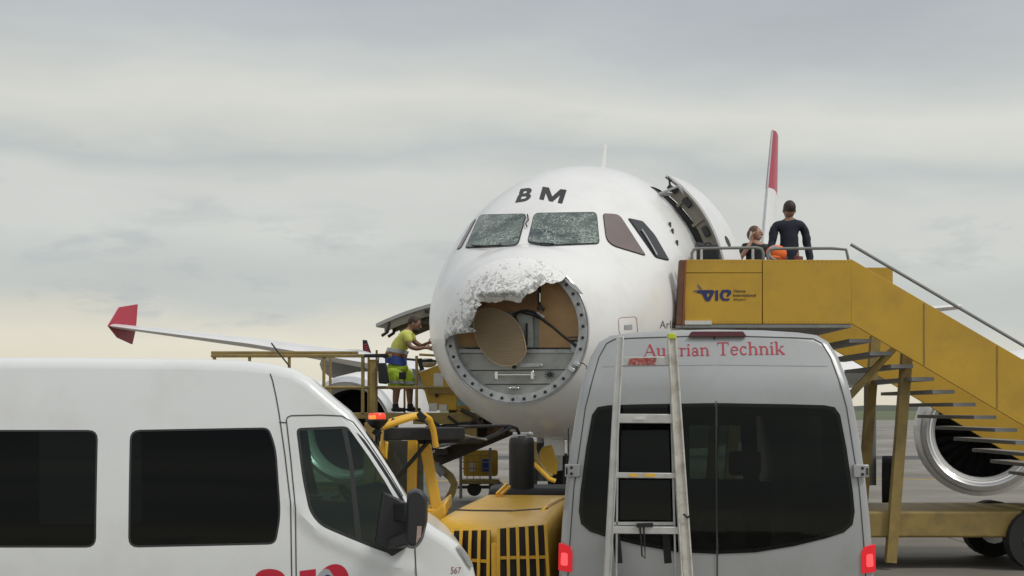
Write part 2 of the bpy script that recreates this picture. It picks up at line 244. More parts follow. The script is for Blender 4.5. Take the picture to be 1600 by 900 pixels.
# ------------------------------------------------------------------ geometry helpers
class MB:
    def __init__(s): s.v = []; s.f = []
    def add(s, v, f):
        o = len(s.v); s.v += [Vector(p) for p in v]; s.f += [tuple(i + o for i in q) for q in f]; return s
    def box(s, c, d, R=None, taper=1.0):
        x, y, z = d[0] / 2, d[1] / 2, d[2] / 2; c = Vector(c)
        pts = [Vector((i * x * (taper if k > 0 else 1), j * y * (taper if k > 0 else 1), k * z)) for k in (-1, 1) for i, j in ((-1, -1), (1, -1), (1, 1), (-1, 1))]
        if R is not None: pts = [R @ p for p in pts]
        return s.add([p + c for p in pts], [(3, 2, 1, 0), (4, 5, 6, 7), (0, 1, 5, 4), (1, 2, 6, 5), (2, 3, 7, 6), (3, 0, 4, 7)])
    def beam(s, p0, p1, w_, h_, up=(0, 0, 1)):
        p0, p1 = Vector(p0), Vector(p1); d = (p1 - p0); l = d.length; d.normalize(); u = Vector(up)
        if abs(d.dot(u)) > .98: u = Vector((0, 1, 0))
        a = d.cross(u).normalized(); u = a.cross(d)
        R = Matrix((d, a, u)).transposed()
        return s.box((p0 + p1) / 2, (l, w_, h_), R)
    def cyl(s, p0, p1, r0, r1=None, n=16, caps=True):
        r1 = r0 if r1 is None else r1; p0, p1 = Vector(p0), Vector(p1); d = (p1 - p0).normalized()
        a = d.orthogonal().normalized(); b_ = d.cross(a)
        v = [p + (a * cos(2 * pi * i / n) + b_ * sin(2 * pi * i / n)) * r for p, r in ((p0, r0), (p1, r1)) for i in range(n)]
        f = [(i, (i + 1) % n, n + (i + 1) % n, n + i) for i in range(n)]
        if caps: f += [tuple(reversed(range(n))), tuple(range(n, 2 * n))]
        return s.add(v, f)
    def tube(s, pts, r, n=8, caps=True):
        pts = [Vector(p) for p in pts]; v = []; f = []; prev = None
        for i, p in enumerate(pts):
            d = ((pts[i] - pts[i - 1]).normalized() if i else Vector()) + ((pts[i + 1] - pts[i]).normalized() if i < len(pts) - 1 else Vector())
            d.normalize()
            a = d.orthogonal().normalized() if prev is None else (prev - d * prev.dot(d)).normalized()
            prev = a; b_ = d.cross(a); rr = r[i] if isinstance(r, (list, tuple)) else r
            v += [p + (a * cos(2 * pi * k / n) + b_ * sin(2 * pi * k / n)) * rr for k in range(n)]
        for i in range(len(pts) - 1): f += [(i * n + k, i * n + (k + 1) % n, (i + 1) * n + (k + 1) % n, (i + 1) * n + k) for k in range(n)]
        if caps: f += [tuple(reversed(range(n))), tuple(range((len(pts) - 1) * n, len(pts) * n))]
        return s.add(v, f)
    def rings(s, rings, caps=True, close=True):
        n = len(rings[0]); v = [p for r in rings for p in r]; f = []
        for i in range(len(rings) - 1): f += [(i * n + k, i * n + (k + 1) % n, (i + 1) * n + (k + 1) % n, (i + 1) * n + k) for k in range(n if close else n - 1)]
        if caps: f += [tuple(reversed(range(n))), tuple(range((len(rings) - 1) * n, len(rings) * n))]
        return s.add(v, f)
    def prism(s, poly, vec):
        n = len(poly); vec = Vector(vec); p = [Vector(q) for q in poly]
        return s.add(p + [q + vec for q in p], [tuple(range(n))[::-1], tuple(range(n, 2 * n))] + [(i, (i + 1) % n, n + (i + 1) % n, n + i) for i in range(n)])
    def ball(s, c, r, n=12, m_=8, R=None):
        c = Vector(c); r = (r, r, r) if isinstance(r, (int, float)) else r; v = []; f = []
        for j in range(1, m_):
            th = pi * j / m_
            for i in range(n):
                p = Vector((sin(th) * cos(2 * pi * i / n) * r[0], sin(th) * sin(2 * pi * i / n) * r[1], cos(th) * r[2])); v.append((R @ p if R else p) + c)
        for j in range(m_ - 2): f += [(j * n + i, (j + 1) * n + i, (j + 1) * n + (i + 1) % n, j * n + (i + 1) % n) for i in range(n)]
        tp, bt = Vector((0, 0, r[2])), Vector((0, 0, -r[2])); v += [(R @ tp if R else tp) + c, (R @ bt if R else bt) + c]; k = (m_ - 1) * n
        f += [(k, i, (i + 1) % n) for i in range(n)] + [(k + 1, (m_ - 2) * n + (i + 1) % n, (m_ - 2) * n + i) for i in range(n)]
        return s.add(v, f)
    def torus(s, c, axis, R_, r, n=32, m_=8):
        c = Vector(c); ax = Vector(axis).normalized(); a = ax.orthogonal().normalized(); b_ = ax.cross(a); rg = []
        for i in range(n):
            d = a * cos(2 * pi * i / n) + b_ * sin(2 * pi * i / n); rg.append([c + d * (R_ + r * cos(2 * pi * k / m_)) + ax * r * sin(2 * pi * k / m_) for k in range(m_)])
        rg.append(rg[0]); return s.rings(rg, caps=False)
def root_matrix(o):
    while o.parent: o = o.parent
    return Matrix.Translation(o.location) @ o.rotation_euler.to_matrix().to_4x4()
def thing(name, label, cat, loc=(0, 0, 0), rz=0, group=None):
    o = bpy.data.objects.new(name, None); o.empty_display_size = .3; o.location = loc; o.rotation_euler = (0, 0, rz); COL.objects.link(o)
    o['label'] = label; o['category'] = cat
    if group: o['group'] = group
    return o
def part(name, mb, m_, parent=None, world=False, bevel=0, smooth=True, ang=35, label=None, kind=None, sub=0, attr=None):
    me = bpy.data.meshes.new(name); vs = mb.v
    if world and parent: inv = root_matrix(parent).inverted(); vs = [inv @ p for p in vs]
    me.from_pydata([tuple(p) for p in vs], [], mb.f)
    if attr is not None:
        a = me.attributes.new('wear', 'FLOAT', 'POINT'); a.data.foreach_set('value', attr)
    bm_ = bmesh.new(); bm_.from_mesh(me); bmesh.ops.recalc_face_normals(bm_, faces=bm_.faces); bm_.to_mesh(me); bm_.free()
    if smooth: me.shade_smooth(); me.set_sharp_from_angle(angle=radians(ang))
    o = bpy.data.objects.new(name, me); COL.objects.link(o)
    for x in (m_ if isinstance(m_, (list, tuple)) else [m_]): me.materials.append(x)
    if parent: o.parent = parent
    if bevel:
        b = o.modifiers.new('bevel', 'BEVEL'); b.width = bevel; b.segments = 2; b.limit_method = 'ANGLE'; b.angle_limit = radians(40)
    if sub: s_ = o.modifiers.new('sub', 'SUBSURF'); s_.levels = sub; s_.render_levels = sub
    if label: o['label'] = label
    if kind: o['kind'] = kind
    return o
def at(px, py, Y): return Vector(((px - 800) / F * Y, Y, H - (py - YH) / F * Y))
def inside(p, poly):
    x, y = p; c = False; j = len(poly) - 1
    for i in range(len(poly)):
        xi, yi = poly[i]; xj, yj = poly[j]
        if (yi > y) != (yj > y) and x < (xj - xi) * (y - yi) / (yj - yi) + xi: c = not c
        j = i
    return c
def resample(poly, step, closed=True):
    o = []; n = len(poly)
    for i in range(n if closed else n - 1):
        a, b = Vector(poly[i]), Vector(poly[(i + 1) % n]); k = max(1, int((b - a).length / step + .5))
        o += [tuple(a + (b - a) * (j / k)) for j in range(k)]
    if not closed: o.append(tuple(poly[-1]))
    return o
def rounded(poly, r, n=4):
    o = []; m_ = len(poly)
    for i in range(m_):
        p, a, b = Vector(poly[i]), Vector(poly[i - 1]), Vector(poly[(i + 1) % m_]); rr = r[i] if isinstance(r, (list, tuple)) else r
        ra = min(rr, (a - p).length * .48); rb = min(rr, (b - p).length * .48); s0 = p + (a - p).normalized() * ra; s1 = p + (b - p).normalized() * rb
        for k in range(n + 1):
            u = k / n; o.append(tuple(s0 * (1 - u) ** 2 + p * 2 * u * (1 - u) + s1 * u * u))
    return o
def dseg(p, poly):
    best = 1e9; p = Vector(p)
    for i in range(len(poly)):
        a, b = Vector(poly[i - 1]), Vector(poly[i]); ab = b - a; l = ab.length_squared
        u = 0 if l == 0 else max(0, min(1, (p - a).dot(ab) / l)); best = min(best, (a + ab * u - p).length)
    return best
def offset_poly(poly, d):
    n = len(poly); area = sum(poly[i - 1][0] * poly[i][1] - poly[i][0] * poly[i - 1][1] for i in range(n)); sg = 1 if area > 0 else -1; o = []
    for i in range(n):
        a, p, b = Vector(poly[i - 1]), Vector(poly[i]), Vector(poly[(i + 1) % n]); t1 = (p - a).normalized(); t2 = (b - p).normalized()
        t_ = t1 + t2
        if t_.length < 1e-6: t_ = t1
        t_.normalize(); nrm = Vector((t_.y, -t_.x)) * sg; k = 1 / max(.5, nrm.dot(Vector((t1.y, -t1.x)) * sg)); o.append(tuple(p + nrm * d * k))
    return o
def panel(mb, outer, holes, fn, step, thick=0, edge_step=None):
    """sheet with outline and holes in (u, v), mapped by fn(u, v, d); d is the depth behind the face"""
    es = edge_step or step; loops = [resample(outer, es)] + [resample(h, es) for h in holes]; pts = []; edges = []
    for lp in loops:
        o = len(pts); pts += lp; edges += [(o + i, o + (i + 1) % len(lp)) for i in range(len(lp))]
    xs = [p[0] for p in outer]; ys = [p[1] for p in outer]; nx = int((max(xs) - min(xs)) / step) + 1; ny = int((max(ys) - min(ys)) / step) + 1
    for i in range(1, nx + 1):
        for j in range(1, ny + 1):
            p = (min(xs) + i * step, min(ys) + j * step)
            if inside(p, loops[0]) and not any(inside(p, l) for l in loops[1:]) and all(min((p[0] - q[0]) ** 2 + (p[1] - q[1]) ** 2 for q in l) > (step * .45) ** 2 for l in loops): pts.append(p)
    v, e, fs, *_ = geometry.delaunay_2d_cdt([Vector(p) for p in pts], edges, [], 0, 1e-7)
    tris = []
    for f in fs:
        c = (sum(v[i].x for i in f) / len(f), sum(v[i].y for i in f) / len(f))
        if inside(c, loops[0]) and not any(inside(c, l) for l in loops[1:]): tris.append(tuple(f))
    front = [fn(p.x, p.y, 0) for p in v]
    if not thick: mb.add(front, tris); return [tuple(p) for p in v]
    n = len(v); back = [fn(p.x, p.y, thick) for p in v]; cnt = {}
    for f in tris:
        for i in range(3):
            a, b = f[i], f[(i + 1) % 3]; cnt.setdefault((min(a, b), max(a, b)), []).append((a, b))
    rim = [(b, a, a + n, b + n) for k, l in cnt.items() if len(l) == 1 for a, b in l]
    mb.add(front + back, tris + [tuple(i + n for i in reversed(f)) for f in tris] + rim)
    return [tuple(p) for p in v] * 2
def ribbon(mb, pts, fn, w_, d=-.0015):
    """thin flat strip along pts on the surface fn"""
    p = [Vector(q) for q in pts]; a = []; b = []
    for i in range(len(p)):
        t_ = (p[min(i + 1, len(p) - 1)] - p[max(i - 1, 0)]).normalized(); nn_ = Vector((-t_.y, t_.x)) * w_ / 2; a.append(fn(*(p[i] + nn_), d)); b.append(fn(*(p[i] - nn_), d))
    n = len(p); return mb.add(a + b, [(i, i + 1, n + i + 1, n + i) for i in range(n - 1)])
def text_shape(body, bold=0.0, spacing=1.0):
    c = bpy.data.curves.new('lettering', 'FONT'); c.body = body; c.size = 1; c.offset = bold; c.space_character = spacing; c.resolution_u = 4
    o = bpy.data.objects.new('lettering', c); COL.objects.link(o); dg = bpy.context.evaluated_depsgraph_get(); me = o.evaluated_get(dg).to_mesh()
    v = [(p.co.x, p.co.y) for p in me.vertices]; f = [tuple(q.vertices) for q in me.polygons]
    o.evaluated_get(dg).to_mesh_clear(); bpy.data.objects.remove(o); bpy.data.curves.remove(c)
    x0 = min(p[0] for p in v); x1 = max(p[0] for p in v); y0 = min(p[1] for p in v); y1 = max(p[1] for p in v)
    return [((p[0] - x0) / (x1 - x0), (p[1] - y0) / (y1 - y0)) for p in v], f
def text_on(mb, body, quad, fn, bold=0.0, d=-.002):
    """quad = bottom-left, bottom-right, top-right, top-left in the (u, v) of fn"""
    v, f = text_shape(body, bold); a, b, c, e = [Vector(q) for q in quad]
    P = [fn(*((a * (1 - x) + b * x) * (1 - y) + (e * (1 - x) + c * x) * y), d) for x, y in v]
    return mb.add(P, f)
def world_fn(Y):       # upright plane facing the camera, in photo pixels, at its real distance Y
    return lambda px, py, d=0: at(px, py, Y) + Vector((0, d, 0))
def dup(o, loc=None, rz=None, **props):
    c = o.copy(); COL.objects.link(c)
    if loc is not None: c.location = loc
    if rz is not None: c.rotation_euler = (0, 0, rz)
    for k, v in props.items(): c[k] = v
    for ch in list(o.children):
        d = ch.copy(); COL.objects.link(d); d.parent = c
        for g in ch.children:
            e = g.copy(); COL.objects.link(e); e.parent = d
    return c

# ------------------------------------------------------------------ setting
g = MB().add([(-3000, -300, 0), (3000, -300, 0), (3000, 4500, 0), (-3000, 4500, 0)], [(0, 1, 2, 3)])
o = part('ground', g, M['apron'], smooth=False); o['kind'] = 'structure'
M['asphalt'] = mat('taxiway_asphalt', (.075, .075, .072), .8, var=.2, vscale=.3)
M['grass'] = mat('airfield_grass', (.10, .12, .05), .9, var=.25, vscale=.05)
M['line'] = mat('taxi_line_yellow', (.55, .40, .05), .7, var=.2)
M['linewhite'] = mat('apron_line_white', (.6, .6, .57), .7, var=.15)
o = part('road', MB().add([(-400, 72, .004), (400, 60, .004), (400, 67, .004), (-400, 79, .004)], [(0, 1, 2, 3)]), M['asphalt'], smooth=False); o['kind'] = 'structure'
for nm, a, b, wd, mm in (('road_marking', (-400, 78.6), (400, 66.6), .2, 'linewhite'), ('road_marking', (-400, 72.4), (400, 60.4), .2, 'linewhite'), ('taxi_line', (-60, 44), (60, 50), .3, 'line'), ('taxi_line', (-5, 10), (22, 110), .2, 'line')):
    a, b = Vector(a), Vector(b); nn_ = Vector((-(b - a).y, (b - a).x)).normalized() * wd / 2
    z = .008 if nm == 'road_marking' else .0065
    o = part(nm, MB().add([(*(a + nn_), z), (*(a - nn_), z), (*(b - nn_), z), (*(b + nn_), z)], [(0, 1, 2, 3)]), M[mm], smooth=False); o['kind'] = 'structure'
o = part('grass_field', MB().add([(-2500, 320, .01), (2500, 320, .01), (2500, 4000, .01), (-2500, 4000, .01)], [(0, 1, 2, 3)]), M['grass'], smooth=False); o['kind'] = 'structure'
# far hills: an uneven ridge with depth
hb = MB(); prev = None; ridge = []
for i in range(141):
    x = -2100 + i * 30; h1 = 9 + 10 * noise.noise(Vector((x * .003, 1.3, 0))) + 3 * noise.noise(Vector((x * .02, 5, 0)))
    ridge.append([Vector((x, 2400, 0)), Vector((x, 2500, max(3, h1))), Vector((x, 2800, max(3, h1) * 1.3)), Vector((x, 3100, 0))])
hb.rings(ridge, caps=False, close=False); o = part('hills', hb, M['treeline']); o['kind'] = 'structure'

# ------------------------------------------------------------------ the airliner (local: +x port = photo right, +y aft, z up)
PSI = radians(15.15)
plane = thing('airliner', 'white airliner facing us with smashed nose and shattered windscreens', 'airplane', (-.23, 18.0, 0), -PSI)
PM = root_matrix(plane); PI_ = PM.inverted()
ST = [  # s, top, bottom, half width, z of greatest width
    (1.05, 4.12, 2.26, .94, 3.19), (1.25, 4.20, 2.15, 1.08, 3.21), (1.5, 4.285, 2.05, 1.22, 3.25), (1.85, 4.39, 1.95, 1.385, 3.32), (2.2, 4.63, 1.885, 1.52, 3.40), (2.6, 4.92, 1.83, 1.635, 3.48),
    (3.0, 5.18, 1.80, 1.73, 3.56), (3.5, 5.46, 1.775, 1.815, 3.66), (4.0, 5.66, 1.76, 1.88, 3.74), (4.5, 5.79, 1.755, 1.92, 3.79), (5.0, 5.86, 1.75, 1.95, 3.81), (6.0, 5.90, 1.75, 1.975, 3.82), (8, 5.90, 1.75, 1.975, 3.82),
    (24, 5.90, 1.75, 1.975, 3.82), (27, 5.90, 1.98, 1.93, 3.92), (30, 5.88, 2.65, 1.65, 4.25), (33, 5.82, 3.5, 1.15, 4.65), (35.5, 5.72, 4.3, .62, 5.0), (37.3, 5.55, 4.95, .25, 5.25)]
def stat(s):
    if s <= ST[0][0]: return ST[0][1:]
    for i in range(len(ST) - 1):
        if s <= ST[i + 1][0]:
            a0, a1 = ST[i], ST[i + 1]; h_ = a1[0] - a0[0]; u = (s - a0[0]) / h_; o = []
            for k in range(1, 5):
                m0 = (a1[k] - ST[i - 1][k]) / (a1[0] - ST[i - 1][0]) if i > 0 else (a1[k] - a0[k]) / h_
                m1 = (ST[i + 2][k] - a0[k]) / (ST[i + 2][0] - a0[0]) if i < len(ST) - 2 else (a1[k] - a0[k]) / h_
                o.append((2 * u ** 3 - 3 * u * u + 1) * a0[k] + (u ** 3 - 2 * u * u + u) * h_ * m0 + (-2 * u ** 3 + 3 * u * u) * a1[k] + (u ** 3 - u * u) * h_ * m1)
            return o
    return ST[-1][1:]
def skin(s, ph, d=0):
    T, B, W, Z = stat(s); c, sn = cos(ph), sin(ph)
    return Vector(((W - d) * c, s, Z + ((T - Z - d) if sn > 0 else (Z - B - d)) * sn))
s_list = [1.05 + .075 * i for i in range(28)]
s_list = [s for s in s_list if s < 3.1] + [3.2, 3.35, 3.5, 3.7, 3.9, 4.1, 4.3, 4.45, 4.62, 4.8, 5.0, 5.2, 5.44, 5.6, 6, 6.6, 7.1, 7.6, 8.1, 8.6, 8.9, 9.5, 11, 13, 15, 18, 21, 24, 25, 26, 27, 28, 29, 30, 31, 32, 33, 34, 35, 35.5, 36, 36.6, 37.3]
NP = 180
door_ph = (math.asin(-.19), radians(56)); cargo_ph = (radians(180 - 9), radians(180 + 34))
fv = []; ff = []
for s in s_list:
    for k in range(NP): fv.append(skin(s, 2 * pi * k / NP))
for i in range(len(s_list) - 1):
    sm = (s_list[i] + s_list[i + 1]) / 2
    for k in range(NP):
        ph = 2 * pi * (k + .5) / NP; php = ph if ph < pi else ph - 2 * pi
        if 4.62 < sm < 5.44 and door_ph[0] < php < door_ph[1]: continue
        if 7.1 < sm < 8.9 and cargo_ph[0] < ph < cargo_ph[1]: continue
        ff.append((i * NP + k, i * NP + (k + 1) % NP, (i + 1) * NP + (k + 1) % NP, (i + 1) * NP + k))
ff.append(tuple(range((len(s_list) - 1) * NP, len(s_list) * NP)))
fus = MB().add(fv, ff); fus_o = part('fuselage', fus, M['white_plane'], plane)
all_f = [(i * NP + k, i * NP + (k + 1) % NP, (i + 1) * NP + (k + 1) % NP, (i + 1) * NP + k) for i in range(len(s_list) - 1) for k in range(NP)]
bvh = BVHTree.FromPolygons([tuple(v) for v in fv], all_f)
CAML = PI_ @ Vector((0, 0, H))
def ray_dir(px, py): return (PI_.to_3x3() @ Vector(((px - 800) / F, 1, -(py - YH) / F))).normalized()
def on_skin(px, py, d=0):
    dr = ray_dir(px, py); hit = bvh.ray_cast(CAML, dr)
    if hit[0] is None:
        near = bvh.find_nearest(CAML + dr * 21); return near[0] - (near[1] if near[1].dot(dr) < 0 else -near[1]) * d
    n = hit[1] if hit[1].dot(dr) < 0 else -hit[1]; return hit[0] - n * d
def on_plane(px, py, s):   # meets the cross plane at station s -> (x, z)
    dr = ray_dir(px, py); u = (s - CAML.y) / dr.y; p = CAML + dr * u; return p
# --- interior shell so the openings look into a cabin
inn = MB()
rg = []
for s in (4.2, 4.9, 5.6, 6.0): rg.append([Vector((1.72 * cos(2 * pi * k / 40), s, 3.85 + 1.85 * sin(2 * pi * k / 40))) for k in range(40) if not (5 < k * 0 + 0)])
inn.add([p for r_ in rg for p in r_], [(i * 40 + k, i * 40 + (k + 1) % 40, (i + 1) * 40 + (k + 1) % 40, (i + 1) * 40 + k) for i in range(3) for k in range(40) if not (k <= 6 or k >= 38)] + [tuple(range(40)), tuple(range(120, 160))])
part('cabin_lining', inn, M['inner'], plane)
# door frame rim round the opening
fr = MB()
for s0, s1 in ((4.55, 4.64), (5.42, 5.50)):
    fr.rings([[skin(s, ph, d) for s, d in ((s0, .02), (s1, .02), (s1, .28), (s0, .28))] for ph in [door_ph[0] + (door_ph[1] - door_ph[0]) * k / 24 for k in range(25)]])
fr.rings([[skin(s, door_ph[1], d) + Vector((0, 0, dz)) for dz, d in ((0, .03), (.03, .03), (0, .3), (-.05, .3))] for s in (4.6, 5.0, 5.5)])
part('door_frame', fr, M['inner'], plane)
# --- passenger door: curved skin with ribbed inner structure, swung out and forward
dmb = MB(); dphs = [door_ph[0] + (door_ph[1] + .04 - door_ph[0]) * k / 22 for k in range(23)]
door_M = Matrix.Translation((.30, -.30, .06)) @ Matrix.Translation((1.9, 4.6, 0)) @ Matrix.Rotation(radians(-12), 4, 'Z') @ Matrix.Translation((-1.9, -4.6, 0))
def dpt(s, ph, d): return door_M @ skin(5.0, ph, d).xz.to_3d().xzy.copy() if False else door_M @ Vector((skin(5.1, ph, d).x, s, skin(5.1, ph, d).z))
dmb.rings([[dpt(s, ph, d) for s, d in ((4.62, .0), (5.44, .0), (5.44, .03), (4.62, .03))] for ph in dphs])
door = part('passenger_door', dmb, M['white_plane'], plane, label='open white passenger door standing off the fuselage')
di = MB(); di.rings([[dpt(s, ph, d) for s, d in ((4.66, .031), (5.38, .031), (5.38, .24), (4.68, .24))] for ph in dphs[1:-2]])
part('inner_panel', di, M['beige'], door)
rb = MB()
for k in range(2, 22, 4):
    ph = dphs[k]; rb.rings([[dpt(s, ph + a, d) for a, d in ((-.012, .03), (.012, .03), (.012, .27), (-.012, .27))] for s in (4.64, 5.40)])
for s0, s1 in ((4.622, 4.65),): rb.rings([[dpt(s, ph, d) for s, d in ((s0, .031), (s1, .031), (s1, .06), (s0, .06))] for ph in dphs])
part('door_rib', rb, M['beige'], door)
lk = MB()
for ph, s in ((dphs[20], 4.63), (dphs[17], 4.63), (dphs[12], 4.63), (dphs[7], 4.63)):
    part('door_latch', MB().beam(dpt(s, ph - .03, .13), dpt(s, ph + .05, .13), .05, .07), M['hole'], door)
lk.tube([dpt(4.63, dphs[21], .05), dpt(4.63, dphs[21] + .03, .03), dpt(4.6, dphs[20], .16)], .03, 6)
part('door_latch', lk, M['hole'], door)
part('door_arm', MB().tube([skin(4.5, radians(50), -.02), skin(4.4, radians(46), -.30), dpt(4.9, radians(38), .18)], .022, 8), M['grey_plane'], door)
arm = MB(); arm.beam(skin(4.65, radians(53), .05), dpt(4.7, radians(50), .16), .035, .05); part('door_arm', arm, M['grey_plane'], door); arm = MB(); arm.beam(skin(4.7, radians(25), .1), dpt(4.9, radians(20), .16), .06, .10); part('door_arm', arm, M['grey_plane'], door)
wd_ = MB(); wd_.cyl(dpt(5.03, radians(22), -.004), dpt(5.03, radians(22), .01), .09, n=20); part('door_window', wd_, M['gasket'], door)
# --- cargo door on the starboard side, hinged up and out
cd = MB(); hx = skin(8, cargo_ph[0]); base = Vector((hx.x, 0, hx.z))
def cpt(s, u, d): # u along the door away from its hinge, gently curved
    return Vector((base.x - u * .985, s, base.z - .05 + .02 * u - .17 * u * u * .6 + .0 - d))
cd.rings([[cpt(s, 2.2 * k / 12, d) for s, d in ((7.15, -.03), (8.85, -.03), (8.85, .03), (7.15, .03))] for k in range(13)])
cdo = part('cargo_door', cd, M['grey_plane'], plane, label='open forward cargo door hinged up behind the nose')
ci = MB()
for s in (7.2, 7.6, 8.0, 8.4, 8.75): ci.rings([[cpt(s + a, u, d) for a, d in ((-.03, .031), (.03, .031), (.03, .17), (-.03, .17))] for u in [.1 + 1.95 * k / 8 for k in range(9)]])
for u in (.3, .9, 1.5): ci.box(cpt(8, u, .13), (.06, 1.6, .10))
part('door_rib', ci, M['beige'], cdo)
ch = MB()
for s in (7.18, 7.5): 
    part('door_latch', MB().tube([cpt(s, 1.95, .05), cpt(s, 2.0, .2), cpt(s, 2.1, .22)], .03, 6), M['hole'], cdo)
    part('door_roller', MB().box(cpt(s - .04, 1.25, .09), (.10, .03, .05)), M['hole'], cdo); part('door_roller', MB().box(cpt(s - .04, .75, .09), (.12, .03, .06)), M['hole'], cdo)
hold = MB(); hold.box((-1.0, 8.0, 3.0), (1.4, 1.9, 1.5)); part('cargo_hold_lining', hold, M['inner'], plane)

# --- forward bulkhead
SB = 1.05; RC = Vector((0, SB, 3.19)); RW, RH = .94, .93
def rp(u, a, dy=0): return Vector((cos(a) * (RW + u), SB + dy, 3.19 + sin(a) * (RH + u)))
fl = MB(); fl.rings([[rp(-.004, 2 * pi * k / 120, .005), rp(-.006, 2 * pi * k / 120, -.004), rp(-.03, 2 * pi * k / 120, -.02), rp(-.125, 2 * pi * k / 120, -.012), rp(-.13, 2 * pi * k / 120, .16), rp(-.10, 2 * pi * k / 120, .16)] for k in list(range(120)) + [0]], caps=False)
ring = part('radome_flange', fl, M['ring'], plane, ang=30)
bk = MB(); bk.add([rp(-.10, 2 * pi * k / 90, .20) for k in range(90)], [tuple(range(90))]); part('bulkhead', bk, M['slat'], plane)
bolt0 = None
for k in range(38):
    a = 2 * pi * (k + .3) / 38
    if radians(48) < a < radians(184): continue
    if radians(322) < a < radians(338): continue
    if bolt0 is None:
        bolt0 = part('bolt', MB().cyl((0, -.026, 0), (0, .01, 0), .021, .021, 10), M['hole'], plane); o = bolt0
    else: o = bolt0.copy(); COL.objects.link(o)
    c_ = rp(-.068, a, 0); o.location = c_
def bpx(px, py, dy=.17): p = on_plane(px, py, SB + dy); return (p.x, p.z)
# horizontal grey-green panels, lower half
def chord(z): 
    k = max(0, 1 - ((z - 3.19) / (RH - .115)) ** 2); return (RW - .115) * sqrt(k)
rows = [(552, 578), (579.2, 600), (601.2, 617), (618.2, 627)]
for i, (ya, yb) in enumerate(rows):
    z0 = bpx(805, yb)[1]; z1 = bpx(805, ya)[1]; mb = MB(); top = [(-chord(z0 + (z1 - z0) * k / 8), z0 + (z1 - z0) * k / 8) for k in range(9)]; poly = top + [(-x, z) for x, z in reversed(top)]
    mb.prism([(x, SB + .13 + .012 * i, z) for x, z in poly], (0, .05, 0)); part('panel', mb, M['slat'], plane, bevel=.006)
# tan upper sheets
def sheet(poly_px, m_, y, nm='panel', clip=True, th=.02):
    pts = [bpx(px, py, y) for px, py in poly_px]; q = []
    for x, z in resample(pts, .03):
        r_ = sqrt((x / (RW - .118)) ** 2 + ((z - 3.19) / (RH - .118)) ** 2)
        if clip and r_ > 1: x, z = x / r_, 3.19 + (z - 3.19) / r_
        q.append((x, z))
    mb = MB().prism([(x, SB + y, z) for x, z in q], (0, th, 0)); return part(nm, mb, m_, plane, ang=20)
sheet([(690, 400), (842, 400), (842, 487), (756, 487), (730, 500), (690, 500)], M['tan2'], .165)
sheet([(690, 519), (752, 519), (752, 549), (690, 549)], M['tan'], .16)
sheet([(842.5, 400), (925, 400), (925, 549), (842.5, 549)], M['tan'], .165)
sheet([(700, 546), (915, 546), (915, 551.5), (700, 551.5)], M['ring'], .11, 'cross_beam', th=.07)
sheet([(805, 488), (820, 486), (832, 494), (833, 549), (822, 549), (816, 520)], M['slat'], .12, 'bracket', th=.03)
part('bracket', MB().beam(on_plane(823, 505, SB + .105), on_plane(823, 540, SB + .105), .02, .02), M['hole'], plane)
part('strut', MB().beam(on_plane(843, 448, SB + .02), on_plane(843, 478, SB + .04), .035, .035), M['blackpaint'], plane, bevel=.004)
part('strut', MB().cyl(on_plane(843.5, 458, SB - .005), on_plane(843.5, 472, SB - .005), .011, n=8), M['chrome'], plane)
part('strut_foot', MB().beam(on_plane(840, 480, SB + .07), on_plane(850, 484, SB + .07), .05, .05).box(on_plane(845, 481, SB + .04), (.05, .04, .07)), M['rustdark'], plane)
part('strut_foot', MB().beam(on_plane(838, 489, SB + .05), on_plane(850, 497, SB + .05), .03, .05), M['ring'], plane)
ctl = [(803, 497), (807, 490), (814, 486.5), (823, 485.5), (833, 488), (843, 495), (860, 508), (880, 525), (893, 535), (902, 542)]
part('cable', MB().tube([on_plane(x, y, SB + .03) for x, y in ctl], .018, 8), M['black'], plane)
part('cable', MB().tube([on_plane(x, y, SB + .06) for x, y in ((800, 491), (812, 488), (830, 492), (845, 499), (866, 514))], .010, 6), M['black'], plane)
part('clip', MB().beam(on_plane(888, 527, SB + .05), on_plane(903, 527, SB + .05), .02, .015).beam(on_plane(890, 532, SB + .06), on_plane(904, 532, SB + .06), .02, .02), M['hole'], plane)
sheet([(890, 533), (905, 530), (905, 556), (893, 549)], M['ring'], .07, 'corner_plate')
hb_ = MB(); a_, b_ = on_plane(776, 585.5, SB + .05), on_plane(832, 585.5, SB + .05); hb_.cyl(a_, b_, .017, n=10)
for q in (a_, b_):
    hb_.cyl(q + Vector((0, -.01, .035)), q + Vector((0, -.01, -.05)), .022, n=10); hb_.ball(q + Vector((0, 0, -.045)), .028, 10, 6); hb_.ball(q + Vector((0, 0, .03)), .026, 10, 6); hb_.cyl(q, q + Vector((0, .1, 0)), .03, n=10)
part('handle_bar', hb_, M['chrome'], plane)
part('capsule', MB().ball(on_plane(802, 605.5, SB + .1), (.065, .03, .026), 14, 8).ball(on_plane(796, 606, SB + .08), (.03, .03, .02)).ball(on_plane(809, 606, SB + .08), (.03, .03, .02)), M['chrome'], plane)
part('actuator', MB().beam(on_plane(813, 571, SB + .08), on_plane(846, 570, SB + .08), .03, .045).ball(on_plane(804, 573, SB + .06), .03).ball(on_plane(846, 571, SB + .06), .022), M['ring'], plane)
part('actuator_tip', MB().ball(on_plane(804, 573.5, SB + .02), (.035, .03, .025)), M['hole'], plane)
stc = on_plane(858.5, 585, SB + .08); sb_ = MB().cyl(stc, stc + Vector((0, .05, 0)), .028, n=12)
for k in range(10):
    a = 2 * pi * k / 10; sb_.cyl(stc + Vector((0, .01, 0)), stc + Vector((.07 * cos(a), .0, .055 * sin(a))), .008, .004, 5)
part('cable_fan', sb_, M['hole'], plane)
